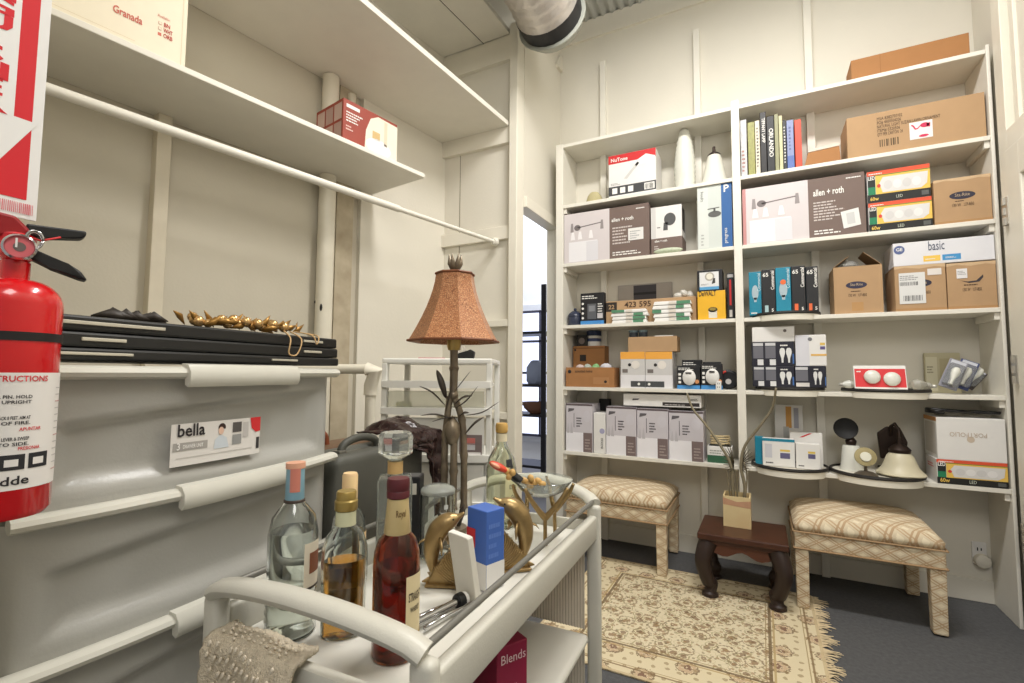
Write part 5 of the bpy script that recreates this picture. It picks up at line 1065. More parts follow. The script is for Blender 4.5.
# dolphin bookends
bronze = M('antique_bronze', (188, 160, 110), .36, .7, var=.25, scale=30, rgb2=(124, 102, 66), bump=.25, bscale=120)
def bookend(label, loc, rz, hh):
    e = empty('dolphin_bookend', label, 'bookend', loc, rz, 'bronze dolphin bookends'); s = hh/.17
    S = lambda *a: Vector(a)*s
    # rising dolphin arching over a fan of curling waves; local +x is where it looks
    path = curve([S(-.030,0,.016), S(-.037,0,.040), S(-.040,0,.068), S(-.036,0,.098), S(-.024,0,.126), S(-.006,0,.145), S(.012,0,.154), S(.026,0,.161), S(.040,0,.170)], 5); n = len(path)
    key = [.008, .013, .0205, .0260, .0285, .0260, .0190, .0080, .0034]; rad = []
    for k in range(n):
        t = k/(n-1)*8; a = min(int(t), 7); rad.append(s*(key[a]+(key[a+1]-key[a])*(t-a)))
    B().tube(path, rad, 16, flat=.9, up=(0,1,0)).obj('dolphin', bronze, e, smooth=True)
    B().tube([S(-.056,0,.104), S(-.068,0,.098), S(-.076,0,.088)], [.011*s, .008*s, .0015*s], 8, flat=.3, up=(0,1,0)).obj('back_fin', bronze, e, smooth=True)
    for t in (-1, 1): B().ball(S(.016, t*.0165, .158), .0024*s, seg=8).obj('eye', black_m, e, smooth=True)
    for t in (-1, 1): B().tube([S(-.016,t*.020,.112), S(-.008,t*.034,.096), S(-.006,t*.040,.080)], [.009*s, .008*s, .002*s], 8, flat=.45).obj('flipper', bronze, e, smooth=True)
    for t in (-1, 1): B().tube([S(-.030,0,.018), S(-.044,t*.014,.012), S(-.056,t*.026,.014)], [.006*s, .008*s, .0015*s], 8, flat=.4).obj('tail_fluke', bronze, e, smooth=True)
    b = B()
    for sd_ in (-1, 1):
        for k in range(15):      # nested curling wave ribs
            r_ = .012+.0050*k; pts = []
            for q_ in range(15):
                a = R(118+150*q_/14); x, z = .052+r_*math.cos(a)*1.15, .078+r_*math.sin(a)*1.0
                if z < .006 or x < -.042: break
                if z > .102-.80*max(0, .030-x): continue
                pts.append(S(x, sd_*(.022+.004*math.sin(q_*.45)), z))
            if len(pts) > 2: b.tube(pts, [.0029*s*min(1, .4+i_*.3) for i_ in range(len(pts))], 6)
    b.obj('wave_ribs', bronze, e, smooth=True)
    pr = [(-.046,0),(.052,0),(.052,.03),(.050,.070),(.043,.104),(.028,.102),(.008,.084),(-.012,.062),(-.03,.042),(-.044,.016)]
    B().slabxz([(x*s, z*s) for x, z in pr], -.019*s, .019*s, .007*s, 3).obj('wave_body', bronze, e, smooth='auto')
    B().box(-.050*s, .056*s, -.03*s, .03*s, 0, .007*s, .003).obj('foot_plate', bronze, e); return e
pA = on_z(447, 603, ZT); pB = on_z(509, 586, ZT)
pA += (pA-CAM).to_2d().to_3d().normalized()*.080; pB += (pB-CAM).to_2d().to_3d().normalized()*.084
bookend('bronze dolphin bookend in front of the white book', (pA.x, pA.y, ZB), toward(pA)+R(90-12), top_of(pA, 462, 512)-ZB)
bookend('bronze dolphin bookend beyond the blue books by the glass bowl', (pB.x, pB.y, ZB), toward(pB)+R(-90+14), top_of(pB, 487, 497)-ZB)
# books between them
def cbook(label, x, y, w_, d, h, rz, mat, tilt=0, bev=.002):
    o = carton('card_book', label, 'book', w_, d, h, mat, (x, y, ZB+.001), rz, 'books between the dolphins', bev); o.rotation_euler = (0, R(tilt), rz); return o
bx, by = .722, -2.205
# ---------------------------------------------------------------- books: thickness runs along local x
pb = on_z(481, 592, ZT); rzb = toward(pb)+R(90+42); hb = top_of(pb, 486, 512)-ZB
ux = Vector((math.cos(rzb), math.sin(rzb), 0)); uy = Vector((-ux.y, ux.x, 0))
q = pb + ux*.028 + uy*.019
o = cbook('blue and white book set between the dolphins', q.x, q.y, .048, .058, hb, rzb, M('book_cover_blue', (70, 108, 188), .4, var=.05))
for f in 'flr': rect(o, f, 0, 0, 1, .33, white_m, 'white_band')
rect(o, 'l', .0, .50, .45, .74, F((206,58,64)), 'red_panel', 2); prints(o, 'f', .1, .4, .9, .9, 4, F((96,130,204)))
q = pb - ux*.038 - uy*.010 ; o = cbook('white leaning book against the near dolphin', q.x, q.y, .013, .058, hb*.84, rzb, M('book_cover_white', (226, 222, 210), .4, var=.05), -11)
rect(o, 't', .1, .04, .9, .97, F((236,232,222)), 'page_block')
# corkscrew
p = on_z(444, 622, ZT); dv = on_z(470, 603, ZT)-on_z(421, 629, ZT); e = empty('corkscrew', 'chrome bar corkscrew with black knob lying before the dolphin', 'corkscrew', (p.x-.012, p.y+.012, ZB+.0125), math.atan2(dv.y, dv.x)); hl = dv.length/2
B().tube([(-hl,0,0), (hl*.62,0,0)], .0065, 12).obj('shaft', chrome_m, e, smooth='auto'); B().tube([(-hl*.9,.018,-.003),(-hl*.1,.013,-.003),(hl*.5,.007,-.002)], .004, 8).obj('lever', chrome_m, e, smooth=True); B().tube([(-hl*.95,-.017,-.004),(0,-.014,-.004),(hl*.95,-.018,-.004)], .004, 8).obj('lever', chrome_m, e, smooth=True)
B().lathe([(0,hl*.6),(.012,hl*.6),(.013,hl*.65),(.013,hl*.82),(.0,hl*.82)], 18, mat=Matrix.Rotation(R(90), 4, 'Y')).obj('black_knob', black_m, e, smooth='auto'); B().lathe([(0,hl*.822),(.011,hl*.822),(.011,hl*.97),(0,hl*.97)], 18, mat=Matrix.Rotation(R(90), 4, 'Y')).obj('white_cap', white_m, e, smooth='auto')
# glass bowl on three bronze legs
p = on_z(545, 540, ZT); p.x -= .008; r_ = .078; zr = top_of(p, 545, 479); Hb = zr-ZB
e = empty('bowl_stand', 'shallow clear glass bowl on a three legged bronze stand', 'bowl', (p.x, p.y, ZB), toward(p)+R(90))
B().lathe([(0,Hb-.04),(r_*.45,Hb-.038),(r_*.75,Hb-.024),(r_,Hb),(r_*.985,Hb+.001),(r_*.72,Hb-.021),(r_*.43,Hb-.034),(0,Hb-.036)], 40).obj('bowl', M('bowl_glass', (236, 240, 236), .04, var=0, trans=.92, ior=1.3), e, smooth='auto')
for k in range(3):
    a = R(-80+120*k); ca, sa = math.cos(a), math.sin(a)
    pts = curve([(ca*.044, sa*.044, .0), (ca*.042, sa*.042, Hb*.30), (ca*.042, sa*.042, Hb*.46)], 5); B().tube(pts, [.006]+[.0048]*8+[.0075]*2 if len(pts) == 11 else .0055, 8).obj('leg', bronze, e, smooth='auto')
    for s in (-1, 1):
        a2 = a+s*R(42); P_ = curve([(ca*.044, sa*.044, Hb*.44), (math.cos(a+s*R(18))*.050, math.sin(a+s*R(18))*.050, Hb*.55), (math.cos(a+s*R(34))*.068, math.sin(a+s*R(34))*.068, Hb*.76), (math.cos(a2)*.079, math.sin(a2)*.079, Hb-.010)], 4)
        B().tube(P_, [.0085-.0045*i/len(P_) for i in range(len(P_))], 8, flat=.8).obj('branch', bronze, e, smooth=True)
# decorated spreader lying over the bowl rim
q = Vector((p.x, p.y, zr+.019)); e = empty('snack_tongs', 'red tipped utensil with pasta shells and black band lying in the bowl', 'utensil', (q.x, q.y, zr), toward(p)+R(90)); pm = (Vector((p.x,p.y,zr))-CAM).dot(_f)/FPX
def TU(u, v, y=-.02): return Vector(((u-545)*pm, y, (479-v)*pm))
def along(c0, c1): d = c1-c0; return Matrix.Rotation(-math.atan2(d.z, d.x), 4, 'Y')
r0_, r1_ = TU(493, 461, -.03), TU(511, 470, -.03); B().ball((r0_+r1_)/2, .026, .013, .0095, 14, along(r0_, r1_)).obj('red_tip', M('tomato_red', (222, 76, 48), .35, var=.15, scale=40), e, smooth=True)
B().ball((r0_+r1_)/2+Vector((-.006, -.008, .004)), .016, .008, .005, 10, along(r0_, r1_)).obj('pale_rind', M('peach_rind', (236, 166, 130), .4), e, smooth=True)
B().tube([TU(508, 468), TU(524, 479), TU(544, 482, -.015)], [.004, .006, .004], 8).obj('handle', M('pasta_gold', (222, 178, 108), .5, var=.2, scale=80), e, smooth=True)
B().tube([TU(516, 474, -.026), TU(524, 480, -.026)], .0115, 10).obj('black_band', black_m, e, smooth='auto')
rr = random.Random(9)
for u, v in ((510,470),(513,475),(516,471),(527,479),(531,482),(534,476),(537,481),(541,479),(533,484),(545,482)):
    B().ball(TU(u, v, -.026+rr.uniform(-.006,.006)), .0105, .008, .008, 8, Matrix.Rotation(rr.uniform(0,3), 4, 'Y')).obj('pasta_shell', M('pasta_gold', (222, 178, 108)), e, smooth=True)
# bamboo lamp at the far end
p = cw(.062, .565); lp = Vector((p.x, p.y, 0))
def LZ(v, u=452): return top_of(lp, u, v)-ZB
lamp = empty('table_lamp', 'bronze bamboo table lamp with tan reptile skin shade', 'lamp', (p.x, p.y, ZB), toward(lp)+R(90))
lbz = M('bamboo_bronze', (158, 144, 122), .36, .5, var=.25, scale=40, rgb2=(92, 80, 66))
dep = (lp-CAM).dot(_f); pxm = dep/FPX
z0, z1 = LZ(342), LZ(274)
def skin(nt, N, mth, mix):
    tc = N('ShaderNodeTexCoord'); v = N('ShaderNodeTexVoronoi', feature='DISTANCE_TO_EDGE'); v.inputs['Scale'].default_value = 190; nt.links.new(tc.outputs['Object'], v.inputs['Vector'])
    v2 = N('ShaderNodeTexVoronoi'); v2.inputs['Scale'].default_value = 190; nt.links.new(tc.outputs['Object'], v2.inputs['Vector'])
    sp = N('ShaderNodeSeparateColor'); nt.links.new(v2.outputs['Color'], sp.inputs[0])
    c = mix(sp.outputs[0], (204, 150, 106), (184, 122, 80)); return mix(mth('LESS_THAN', v.outputs['Distance'], .07), c, (138, 86, 54))
hw0, hw1 = 46.5*pxm, 19.5*pxm
b = B(); rings = []
for t in [i/8 for i in range(9)]:
    hw = hw0+(hw1-hw0)*(1-(1-t)**1.55); ring = []
    for k in range(8):
        a = R(8+45*k)
        ring.append((hw*1.04*math.cos(a), hw*1.04*math.sin(a), z0+(z1-z0)*t))
    rings.append([b.bm.verts.new(q_) for q_ in ring])
for A_, D_ in zip(rings, rings[1:]):
    for k in range(8): b.bm.faces.new((A_[k], A_[(k+1)%8], D_[(k+1)%8], D_[k]))
sh = b.obj('lamp_shade', node_mat('reptile_skin', skin, .32), lamp); md = sh.modifiers.new('s', 'SOLIDIFY'); md.thickness = .003
trim_b = M('shade_trim', (126, 74, 44), .5)
b = B()
for hw, z in ((hw0*1.045, z0+.002), (hw1*1.05, z1-.001)):
    q = [(hw*math.cos(R(8+45*k)), hw*math.sin(R(8+45*k)), z) for k in range(9)]
    for a_, c_ in zip(q, q[1:]): b.tube([a_, c_], .0035, 6)
b.obj('shade_trim', trim_b, sh)
zf = LZ(253)
for k in range(6):
    a = R(60*k); B().tube([(0,0,z1-.002),(.014*math.cos(a),.014*math.sin(a),z1+(zf-z1)*.5),(.017*math.cos(a),.017*math.sin(a),z1+(zf-z1)*.92)], [.005,.008,.001], 6, flat=.5).obj('finial_leaf', lbz, lamp, smooth=True)
B().tube([(0,0,z0+.02),(0,0,z1+.005)], .003, 8).obj('harp_rod', lbz, lamp)
for k in range(4): a = R(22.5+90*k); B().tube([(0,0,z1-.004),(hw1*math.cos(a),hw1*math.sin(a),z1-.004)], .0018, 6).obj('spider_arm', lbz, lamp)
B().lathe([(0,z0-.022),(.016,z0-.022),(.019,z0-.01),(.019,z0+.025),(0,z0+.025)], 16).obj('socket', M('brass_socket', (186, 158, 96), .3, .8), lamp, smooth='auto')
zn = LZ(395); 
def bam(pts, r, name='bamboo_stem'):
    c_ = curve(pts, 8); rad = [r*(1.28 if i % 8 == 0 else 1.0) for i in range(len(c_))]; B().tube(c_, rad, 10).obj(name, lbz, lamp, smooth='auto')
bam([(0,0,zn), (.001,0,(zn+z0)/2), (0,0,z0-.02)], .0112)
B().ball((0,0,zn), .014).obj('joint_ball', lbz, lamp, smooth=True)
U0 = proj((lp.x, lp.y, ZB+.4))[0]
def LP(u, v, y=0.0): return Vector(((u-U0)*pxm, y, LZ(v)))
bam([LP(446,508,.004), LP(445.5,470,.004), LP(446,435), LP(450,396)], .0092); bam([LP(466,508,.0), LP(465.5,455,0), LP(463,420), LP(454,396)], .0092); bam([LP(455,508,-.014), LP(455,470,-.014), LP(455,436,-.012)], .0098)
B().lathe([(0,LZ(446)),(.014,LZ(442)),(.022,LZ(432)),(.019,LZ(424)),(.006,LZ(417)),(0,LZ(415))], 14, (LP(453,430).x,-.012,0)).obj('bud', lbz, lamp, smooth='auto')
B().lathe([(0,0),(.040,0),(.043,.006),(.040,.016),(.03,.022),(0,.026)], 26).obj('lamp_base', lbz, lamp, smooth='auto')
leaf_m = M('bronze_leaf', (84, 76, 68), .45, .45, var=.25, scale=50)
for k, (u0, v0, u1, v1, w_, bend, fl) in enumerate(((446,406,418,386,.0075,4,.22),(446,398,436,370,.012,2,.5),(455,404,473,395,.008,3,.22),(456,408,479,386,.004,-3,.3),(465,415,502,401,.0055,-4,.22),(466,434,486,416,.009,3,.22),(452,418,420,415,.007,3,.22),(460,416,470,412,.006,2,.3),(454,392,471,371,.002,0,.4),(446,410,452,384,.004,0,.3),(458,417,432,421,.005,2,.22))):
    st, en = LP(u0, v0, -.012), LP(u1, v1, -.012-.006*(k % 3)); md_ = st.lerp(en, .5)+Vector((0, -.006, bend*pxm))
    B().tube(curve([st, md_, en], 5), [.002]+[1.45*w_*math.sin(math.pi*(i+1)/11.5) for i in range(1, 10)]+[.0006], 6, flat=fl, up=(0,1,0)).obj('leaf', leaf_m, lamp, smooth=True)
for k, (a, t) in enumerate(((-30, .06), (20, .05), (200, .055))):
    B().tube([(.02*math.cos(R(a)),-.02,.022),(.030*math.cos(R(a)),-.025,.022+t*.7),(.038*math.cos(R(a)),-.03,.02+t)], [.004,.007,.001], 6, flat=.4).obj('leaf', leaf_m, lamp, smooth=True)
# things on the lower cart shelf
o = carton('wine_box', 'magenta printed carton on the lower cart shelf', 'box', .075, .13, .122, M('magenta_card', (150, 30, 66), .45, var=.12), cw(.268, .42, ZL+.001), R(62)); txt(o, 'f', .1, .72, .026, 'Blends', F((232,206,210)), 'label_text', rot=0, fit=.8); prints(o, 'f', .1, .1, .8, .4, 4, F((206,130,150)))
DIM[o.name] = (.075, .13, .122); txt(o, 'r', .12, .70, .026, 'Blends & sparkling', F((232, 206, 210)), 'label_text', fit=.75)
for k, (x_, y_) in enumerate(((.15, .30), (.15, .41))):
    q = cw(x_, y_, ZL+.001); e = empty('wine_bottle', ['nearer', 'farther'][k]+' dark purple bottle with a white top on the lower cart shelf', 'bottle', q, 0, 'dark bottles on the lower shelf')
    B().lathe([(0,0),(.03,0),(.032,.004),(.032,.095),(.014,.12),(.012,.125),(0,.125)], 22).obj('bottle_glass', M('purple_black', (44, 26, 40), .2, var=.1), e, smooth='auto'); B().lathe([(0,.1255),(.0135,.1255),(.0135,.15),(0,.152)], 16).obj('cap', white_m, e, smooth='auto')
# ================================================================ things in and beside the closet
# fire extinguisher and its sign on the partition end
pe = at_depth(4, 400, .52); er = .0415
ex = empty('fire_extinguisher', 'red fire extinguisher with black lever and white instruction label', 'extinguisher', (.4065+er, pe.y, 0), R(74))
def EZ(v, k=.52): return CAM.z + (369.5-v)/FPX*k
zb, zs, zn = EZ(523, .485), EZ(305), EZ(272)
redp = M('extinguisher_red', (206, 20, 26), .22, var=.03, coat=.6)
pf = [(0,zb),(er*.9,zb),(er,zb+.006),(er,zs)]
for k in range(1, 9): a = k/8*math.pi/2; pf.append((er*.30+er*.70*math.cos(a), zs+(zn-zs)*.8*math.sin(a)))
pf += [(er*.30, zn+.012), (0, zn+.012)]
B().lathe(pf, 40).obj('cylinder', redp, ex, smooth='auto')
z0, z1 = EZ(340, .49), EZ(331, .49)
B().lathe([(er,z0),(er+.001,z0),(er+.001,z1),(er,z1)], 40).obj('strap', M('strap_black', (26, 22, 22), .5), ex, smooth='auto')
lz0, lz1 = EZ(492, .485), EZ(373, .485); lab = F((228,224,218)); H = lz1-lz0
wrap(ex, er, lz0, lz1, R(-200), R(10), lab, 'instruction_label', seg=40, lay=.0006)
def et(a, zf, size, s, col, fit): wtext(ex, er, R(a), lz0+H*zf, size, s, col, fit, True, 'label_text', .0012)
et(-80, .925, .0085, 'INSTRUCTIONS', F((204, 44, 50)), .052)
for k, (zf, s, c_) in enumerate(((.78, '1 PULL PIN. HOLD', ink), (.735, 'UNIT UPRIGHT', ink), (.60, '2 STAND BACK 8 FEET. AIM AT', ink), (.555, 'BASE OF FIRE.', ink), (.42, '3 SQUEEZE LEVER & SWEEP', ink), (.375, 'SIDE TO SIDE.', ink), (.335, 'PRESIONAR', red), (.50, 'APUNTAR', red))): et(-88 if c_ is ink else -62, zf, .0048, s, c_, .036 if c_ is ink else .018)
for k in range(3): wrap(ex, er, lz0+H*.17, lz0+H*.30, R(-122+k*30), R(-96+k*30), F((40,40,42)), 'pictogram', lay=.001); wrap(ex, er, lz0+H*.20, lz0+H*.26, R(-117+k*30), R(-103+k*30), F((226,222,216)), 'pictogram_hand', lay=.0014)
et(-84, .045, .0125, 'Kidde', F((40, 38, 40)), .034)
b = B(); rr = random.Random(2); 
for k in range(26):
    zf = .12+.8*k/26; wrap(ex, er, lz0+H*zf, lz0+H*(zf+.009), R(-26), R(-26+rr.uniform(14, 28)), F((196,150,146) if k % 5 == 0 else (190,186,182)), 'fine_print', lay=.001) if k % 2 == 0 else None
b.bm.free()
# valve head, gauge, levers, pin
zg = EZ(249)
b = B(); b.lathe([(.0,zn+.006),(.0105,zn+.006),(.0105,zg-.012),(.016,zg-.006),(.016,zg+.016),(.010,zg+.02),(0,zg+.02)], 20); b.obj('valve_body', redp, ex, smooth='auto')
B().slabxz([(-.035,zg+.012),(.006,zg+.012),(.010,zg+.022),(-.002,zg+.036),(-.03,zg+.04)], -.012, .012, .003).obj('valve_cap', M('dark_red_plastic', (150, 16, 24), .3), ex)
gm = Matrix.Translation((.002,-.0175,zg)) @ Matrix.Rotation(R(90), 4, 'X')
B().lathe([(0,0),(.0135,0),(.014,.003),(.014,.009),(.012,.011),(.0112,.009)], 26, mat=gm).obj('gauge_ring', chrome_m, ex, smooth='auto')
gf = B().lathe([(0,.008),(.0118,.008)], 26, mat=gm).obj('gauge_face', F((214,104,110)), ex); B().lathe([(0,.0085),(.005,.0085)], 18, mat=gm).obj('gauge_centre', F((110,96,92)), ex); B().box(-.0014, .0004, -.0275, -.0265, zg-.001, zg+.009).obj('needle', white_m, ex)
B().slabxz([(.006,EZ(233)),(.006,EZ(221)),(.056,EZ(219)),(.056,EZ(224)),(.052,EZ(228)),(.02,EZ(233))], -.009, .009, .002).obj('carry_handle', black_m, ex)
lv = [(.006,EZ(243)),(.042,EZ(257)),(.053,EZ(263)),(.060,EZ(273)),(.055,EZ(273)),(.028,EZ(264)),(.006,EZ(254))]
B().slabxz(lv[::-1], -.010, .010, .003).obj('squeeze_lever', black_m, ex)
for k, r_ in enumerate((.012, .0145)):
    B().tube([(.013+r_*.7*math.cos(a*.35)*.7, -.014-.002*k, zg+.012+r_*.7*math.sin(a*.35)) for a in range(19)], .0012, 6).obj('pin_ring', chrome_m, ex, smooth=True)
B().tube([(.006,-.012,zg+.016),(.018,-.014,zg+.012),(.034,-.011,zg+.020)], .0012, 6).obj('red_tie', red, ex, smooth=True)
B().box(-.02, .02, er-.003, er+.0005, zs-.06, zs-.02).obj('mount_bracket', black_m, ex) if 0 else None
# sign: white board, red field, white arrow carrying stacked letters
zs0 = on_y(37, 221, -2.751).z if 0 else at_depth(37, 221, .572).z
sg = carton('exit_sign', 'x', 'sign', .1, .002, .45, white_m, (.4080, -2.8165, zs0), R(90), None, .0004); sg.name = 'extinguisher_sign'; DIM['extinguisher_sign'] = (.1, .002, .45); sg.location.x = .4075
tag(sg, 'white and red arrow sign reading down above the extinguisher', 'sign')
rf = M('sign_red', (214, 32, 44), .35)
rect(sg, 'f', .10, .05, .90, .97, rf, 'red_field'); 
polys(sg, 'f', [[(.26,.95),(.26,.261),(.05,.261),(.5,.075),(.95,.261),(.74,.261),(.74,.95)] ], white_m, 'white_arrow', 2)
for k, ch in enumerate('FIREEXTINGUISHER'):
    v = .925-k*.0425-(.012 if k > 3 else 0); txt(sg, 'f', .5, v-.016, .028, ch, rf, 'sign_letter', 3, 'CENTER', 0, True, 2.0)
bars(sg, 'f', .68, .012, .97, .04, 18, F((214,120,126)), 'barcode', 2)
# drawer tower
PL, PR = Vector((.272, -2.735)), Vector((.214, -2.142)); dd = (PR-PL); W_ = dd.length; ang = math.atan2(dd.y, dd.x); mid = (PL+PR)/2; D_ = .36
nrm = Vector((dd.y, -dd.x)).normalized()
smoke = M('smoky_plastic', (184, 183, 176), .28, var=.05, scale=6, bump=.08, bscale=200, trans=.12); bar_m = M('drawer_rim', (208, 206, 194), .3, var=.03)
tw_ = empty('drawer_tower', 'wide stack of grey translucent drawers with a product sticker on the top one', 'drawers', (mid.x-nrm.x*0, mid.y-nrm.y*0, 0), ang)
PZ = .205; ZTOP = 1.122; bow = .035
def fy(u, extra=0): return -bow*(1-u*u)-extra
# frame: back and side walls, floor feet
b = B(); b.box(-W_/2+.012, -W_/2+.024, .02, D_, .09, ZTOP-.02); b.box(W_/2-.024, W_/2-.012, .02, D_, .09, ZTOP-.02); b.box(-W_/2+.012, W_/2-.012, D_-.012, D_, .09, ZTOP-.02); b.box(-W_/2+.012, W_/2-.012, .02, D_, .085, .1)
b.obj('carcass', M('carcass_grey', (120, 120, 112), .5), tw_)
for sx in (-1, 1):
    for y in (.06, D_-.06): cst = B(); cst.lathe([(0,-.014),(.036,-.014),(.04,-.006),(.04,.006),(.036,.014),(0,.014)], 16, mat=Matrix.Translation((sx*(W_/2-.06), y, .0405)) @ Matrix.Rotation(R(90), 4, 'Y')); cst.box(sx*(W_/2-.06)-.015, sx*(W_/2-.06)+.015, y-.015, y+.015, .055, .09, .003); cst.obj('caster', M('caster_grey', (0,0,0)), tw_, smooth='auto')
ntier = 5
for k in range(ntier):
    zt_, zb_ = ZTOP-PZ*k, ZTOP-PZ*(k+1)
    if zb_ < .08: break
    dr_ = B(); n, m_ = 64, 26; g = []
    zlo, zhi = zb_-.002, zt_-.010
    for j in range(m_+1):
        row = []; v = j/m_
        for i in range(n+1):
            u = i/n*2-1
            # scooped lens that sweeps up toward the right end of the front
            top = .62+.22*(u*.5+.5)+.06*(1-u*u); bot = .10-.02*u
            q_ = 0
            if bot < v < top and abs(u) < .90:
                e1 = min((v-bot)/.16, (top-v)/.10, (.90-abs(u))/.16); q_ = min(max(e1, 0), 1); q_ = q_*q_*(3-2*q_)*1.6
            edge = max(0, (abs(u)-.955)/.045)
            row.append(dr_.bm.verts.new((u*W_/2*.985, fy(u*.985)+.012*q_+.02*edge**2, zlo+(zhi-zlo)*v)))
        g.append(row)
    for j in range(m_):
        for i in range(n): dr_.bm.faces.new((g[j][i], g[j][i+1], g[j+1][i+1], g[j+1][i]))
    d_o = dr_.obj('drawer', smoke, tw_, smooth=True)
    b = B(); b.box(-W_/2+.03, W_/2-.03, .026, D_-.02, zb_+.02, zb_+.026); b.box(-W_/2+.03, -W_/2+.034, .022, D_-.02, zb_+.026, zt_-.03); b.box(W_/2-.034, W_/2-.03, .022, D_-.02, zb_+.026, zt_-.03); b.obj('drawer_bin', smoke, d_o)
    # rim bar following the bow, with end blocks
    pts = [(u*W_/2, fy(u, .012), zt_-.006) for u in [i/24*2-1 for i in range(25)]]
    B().tube(pts, .011, 10, flat=1.5).obj('rim_bar', bar_m, d_o, smooth='auto')
    hx = [.02+(i/12)*.24-.12 for i in range(13)]
    b = B(); lo = []; sec = [(-.006,.010),(-.022,.008),(-.03,-.004),(-.030,-.022),(-.024,-.03),(-.016,-.026),(-.014,-.004),(-.006,0)]
    for x in hx:
        u = x/(W_/2); lo.append([b.bm.verts.new((x, fy(u)+a_-.004, zt_+c_)) for a_, c_ in sec])
    for A_, E_ in zip(lo, lo[1:]):
        for i in range(len(sec)): b.bm.faces.new((A_[i], A_[(i+1) % len(sec)], E_[(i+1) % len(sec)], E_[i]))
    b.bm.faces.new(lo[0]); b.bm.faces.new(lo[-1][::-1]); b.obj('handle', bar_m, d_o, smooth='auto')
    if k == 0: first_drawer = d_o
# sticker on the first drawer
def on_bow(u, z, lay): return Vector((u*W_/2, fy(u*1.0)-.0012*lay-.001, z))
SX0, SX1, SZ0, SZ1 = -.36, .22, ZTOP-.166, ZTOP-.094
def bowpoly(pts, mat, name, lay):
    b = B(); 
    xs = [p_[0] for p_ in pts]
    fine = []
    for a_, c_ in zip(pts, pts[1:]+pts[:1]):
        for k in range(6): fine.append((a_[0]+(c_[0]-a_[0])*k/6, a_[1]+(c_[1]-a_[1])*k/6))
    b.face([on_bow(SX0+(SX1-SX0)*u, SZ0+(SZ1-SZ0)*v, lay) for u, v in fine]); bmesh.ops.triangulate(b.bm, faces=b.bm.faces[:]); return b.obj(name, mat, first_drawer, norm=False)
def bowtext(u, v, size, s, mat, fit, bold=True):
    me = text_mesh(s, bold); xs = [q_.co.x for q_ in me.vertices]; k = fit*(SX1-SX0)*W_/2/(max(xs)-min(xs))
    for q_ in me.vertices: q_.co = on_bow(SX0+(SX1-SX0)*u+q_.co.x*k/(W_/2), SZ0+(SZ1-SZ0)*v+q_.co.y*size, 3)
    me.materials.clear(); me.materials.append(mat); t = bpy.data.objects.new('sticker_text', me); C.objects.link(t); t.parent = first_drawer
R1 = [(0,0),(1,0),(1,1),(0,1)]
def sq(a, b_, c_, d): return [(a,b_),(c_,b_),(c_,d),(a,d)]
bowpoly(R1, F((226,222,216)), 'sticker', 1.6)
bowtext(.05, .70, .030, 'bella', F((44, 40, 42)), .27); bowpoly(sq(.02,.36,.36,.55), F((170,166,160)), 'sticker_bar', 2.2); bowtext(.05, .39, .017, '3', F((236,234,230)), .03)
bowtext(.11, .41, .009, 'DRAWER UNIT', F((236, 234, 230)), .2)
# generic smiling lady picture kept to plain shapes
bowpoly(circ(.505,.74,.030,.10), F((226,190,168)), 'face_picture', 2.4); bowpoly(circ(.515,.82,.042,.11,14,R(-20),R(215)), F((58,40,36)), 'hair_picture', 2.3); bowpoly([(.43,.3),(.6,.3),(.57,.56),(.52,.62),(.48,.62),(.44,.52)], F((206,214,220)), 'blouse_picture', 2.2)
bowpoly(sq(.64,.66,.75,.92), F((90,86,84)), 'drawer_picture', 2.2); bowpoly(sq(.64,.34,.75,.60), F((150,150,148)), 'drawer_picture', 2.2); bowpoly(sq(.77,.5,.84,.9), F((196,192,188)), 'text_picture', 2.2)
bowpoly([(.86,1),(1,1),(1,.62),(.94,.60),(.88,.72)], F((212,50,52)), 'red_corner', 2.4); bowpoly(sq(.95,.14,.99,.45), F((60,58,58)), 'barcode', 2.2); bowpoly(sq(.05,.18,.9,.2), F((200,196,190)), 'fine_line', 2.2)
# ---- black shallow trays on top
bl_ = M('black_tray', (24, 24, 24), .4, var=.2, scale=8, rgb2=(40, 40, 38)); slot_m = M('pale_slot', (196, 190, 172), .5)
def tower_local(u, y, z): c_, s_ = math.cos(ang), math.sin(ang); return Vector((mid.x+u*c_-y*s_, mid.y+u*s_+y*c_, z))
zz = ZTOP+.012
tz = zz
for k in range(3):
    hk = (.020, .024, .025)[k]; Lx = W_+.015-.004*k
    e = empty('shallow_tray', ['bottom', 'middle', 'topmost'][k]+' black shallow tray stacked on the drawer tower', 'tray', tower_local(.012, .0, tz), ang, 'black shallow trays')
    b = B(); b.box(-Lx/2, Lx/2, .002*k-.008, .31, 0, hk-.001, .004); b.obj('body', bl_, e)
    for (a_, c_) in (((-.27, -.17), (.10, .17)), ((-.24, -.18), (.19, .245)), ((-.27, -.12), (.19, .25)))[k]:
        B().box(a_, c_, .002*k-.011, .002*k-.0078, hk*.4, hk*.62, .001).obj('slot', slot_m, e)
    tz += hk
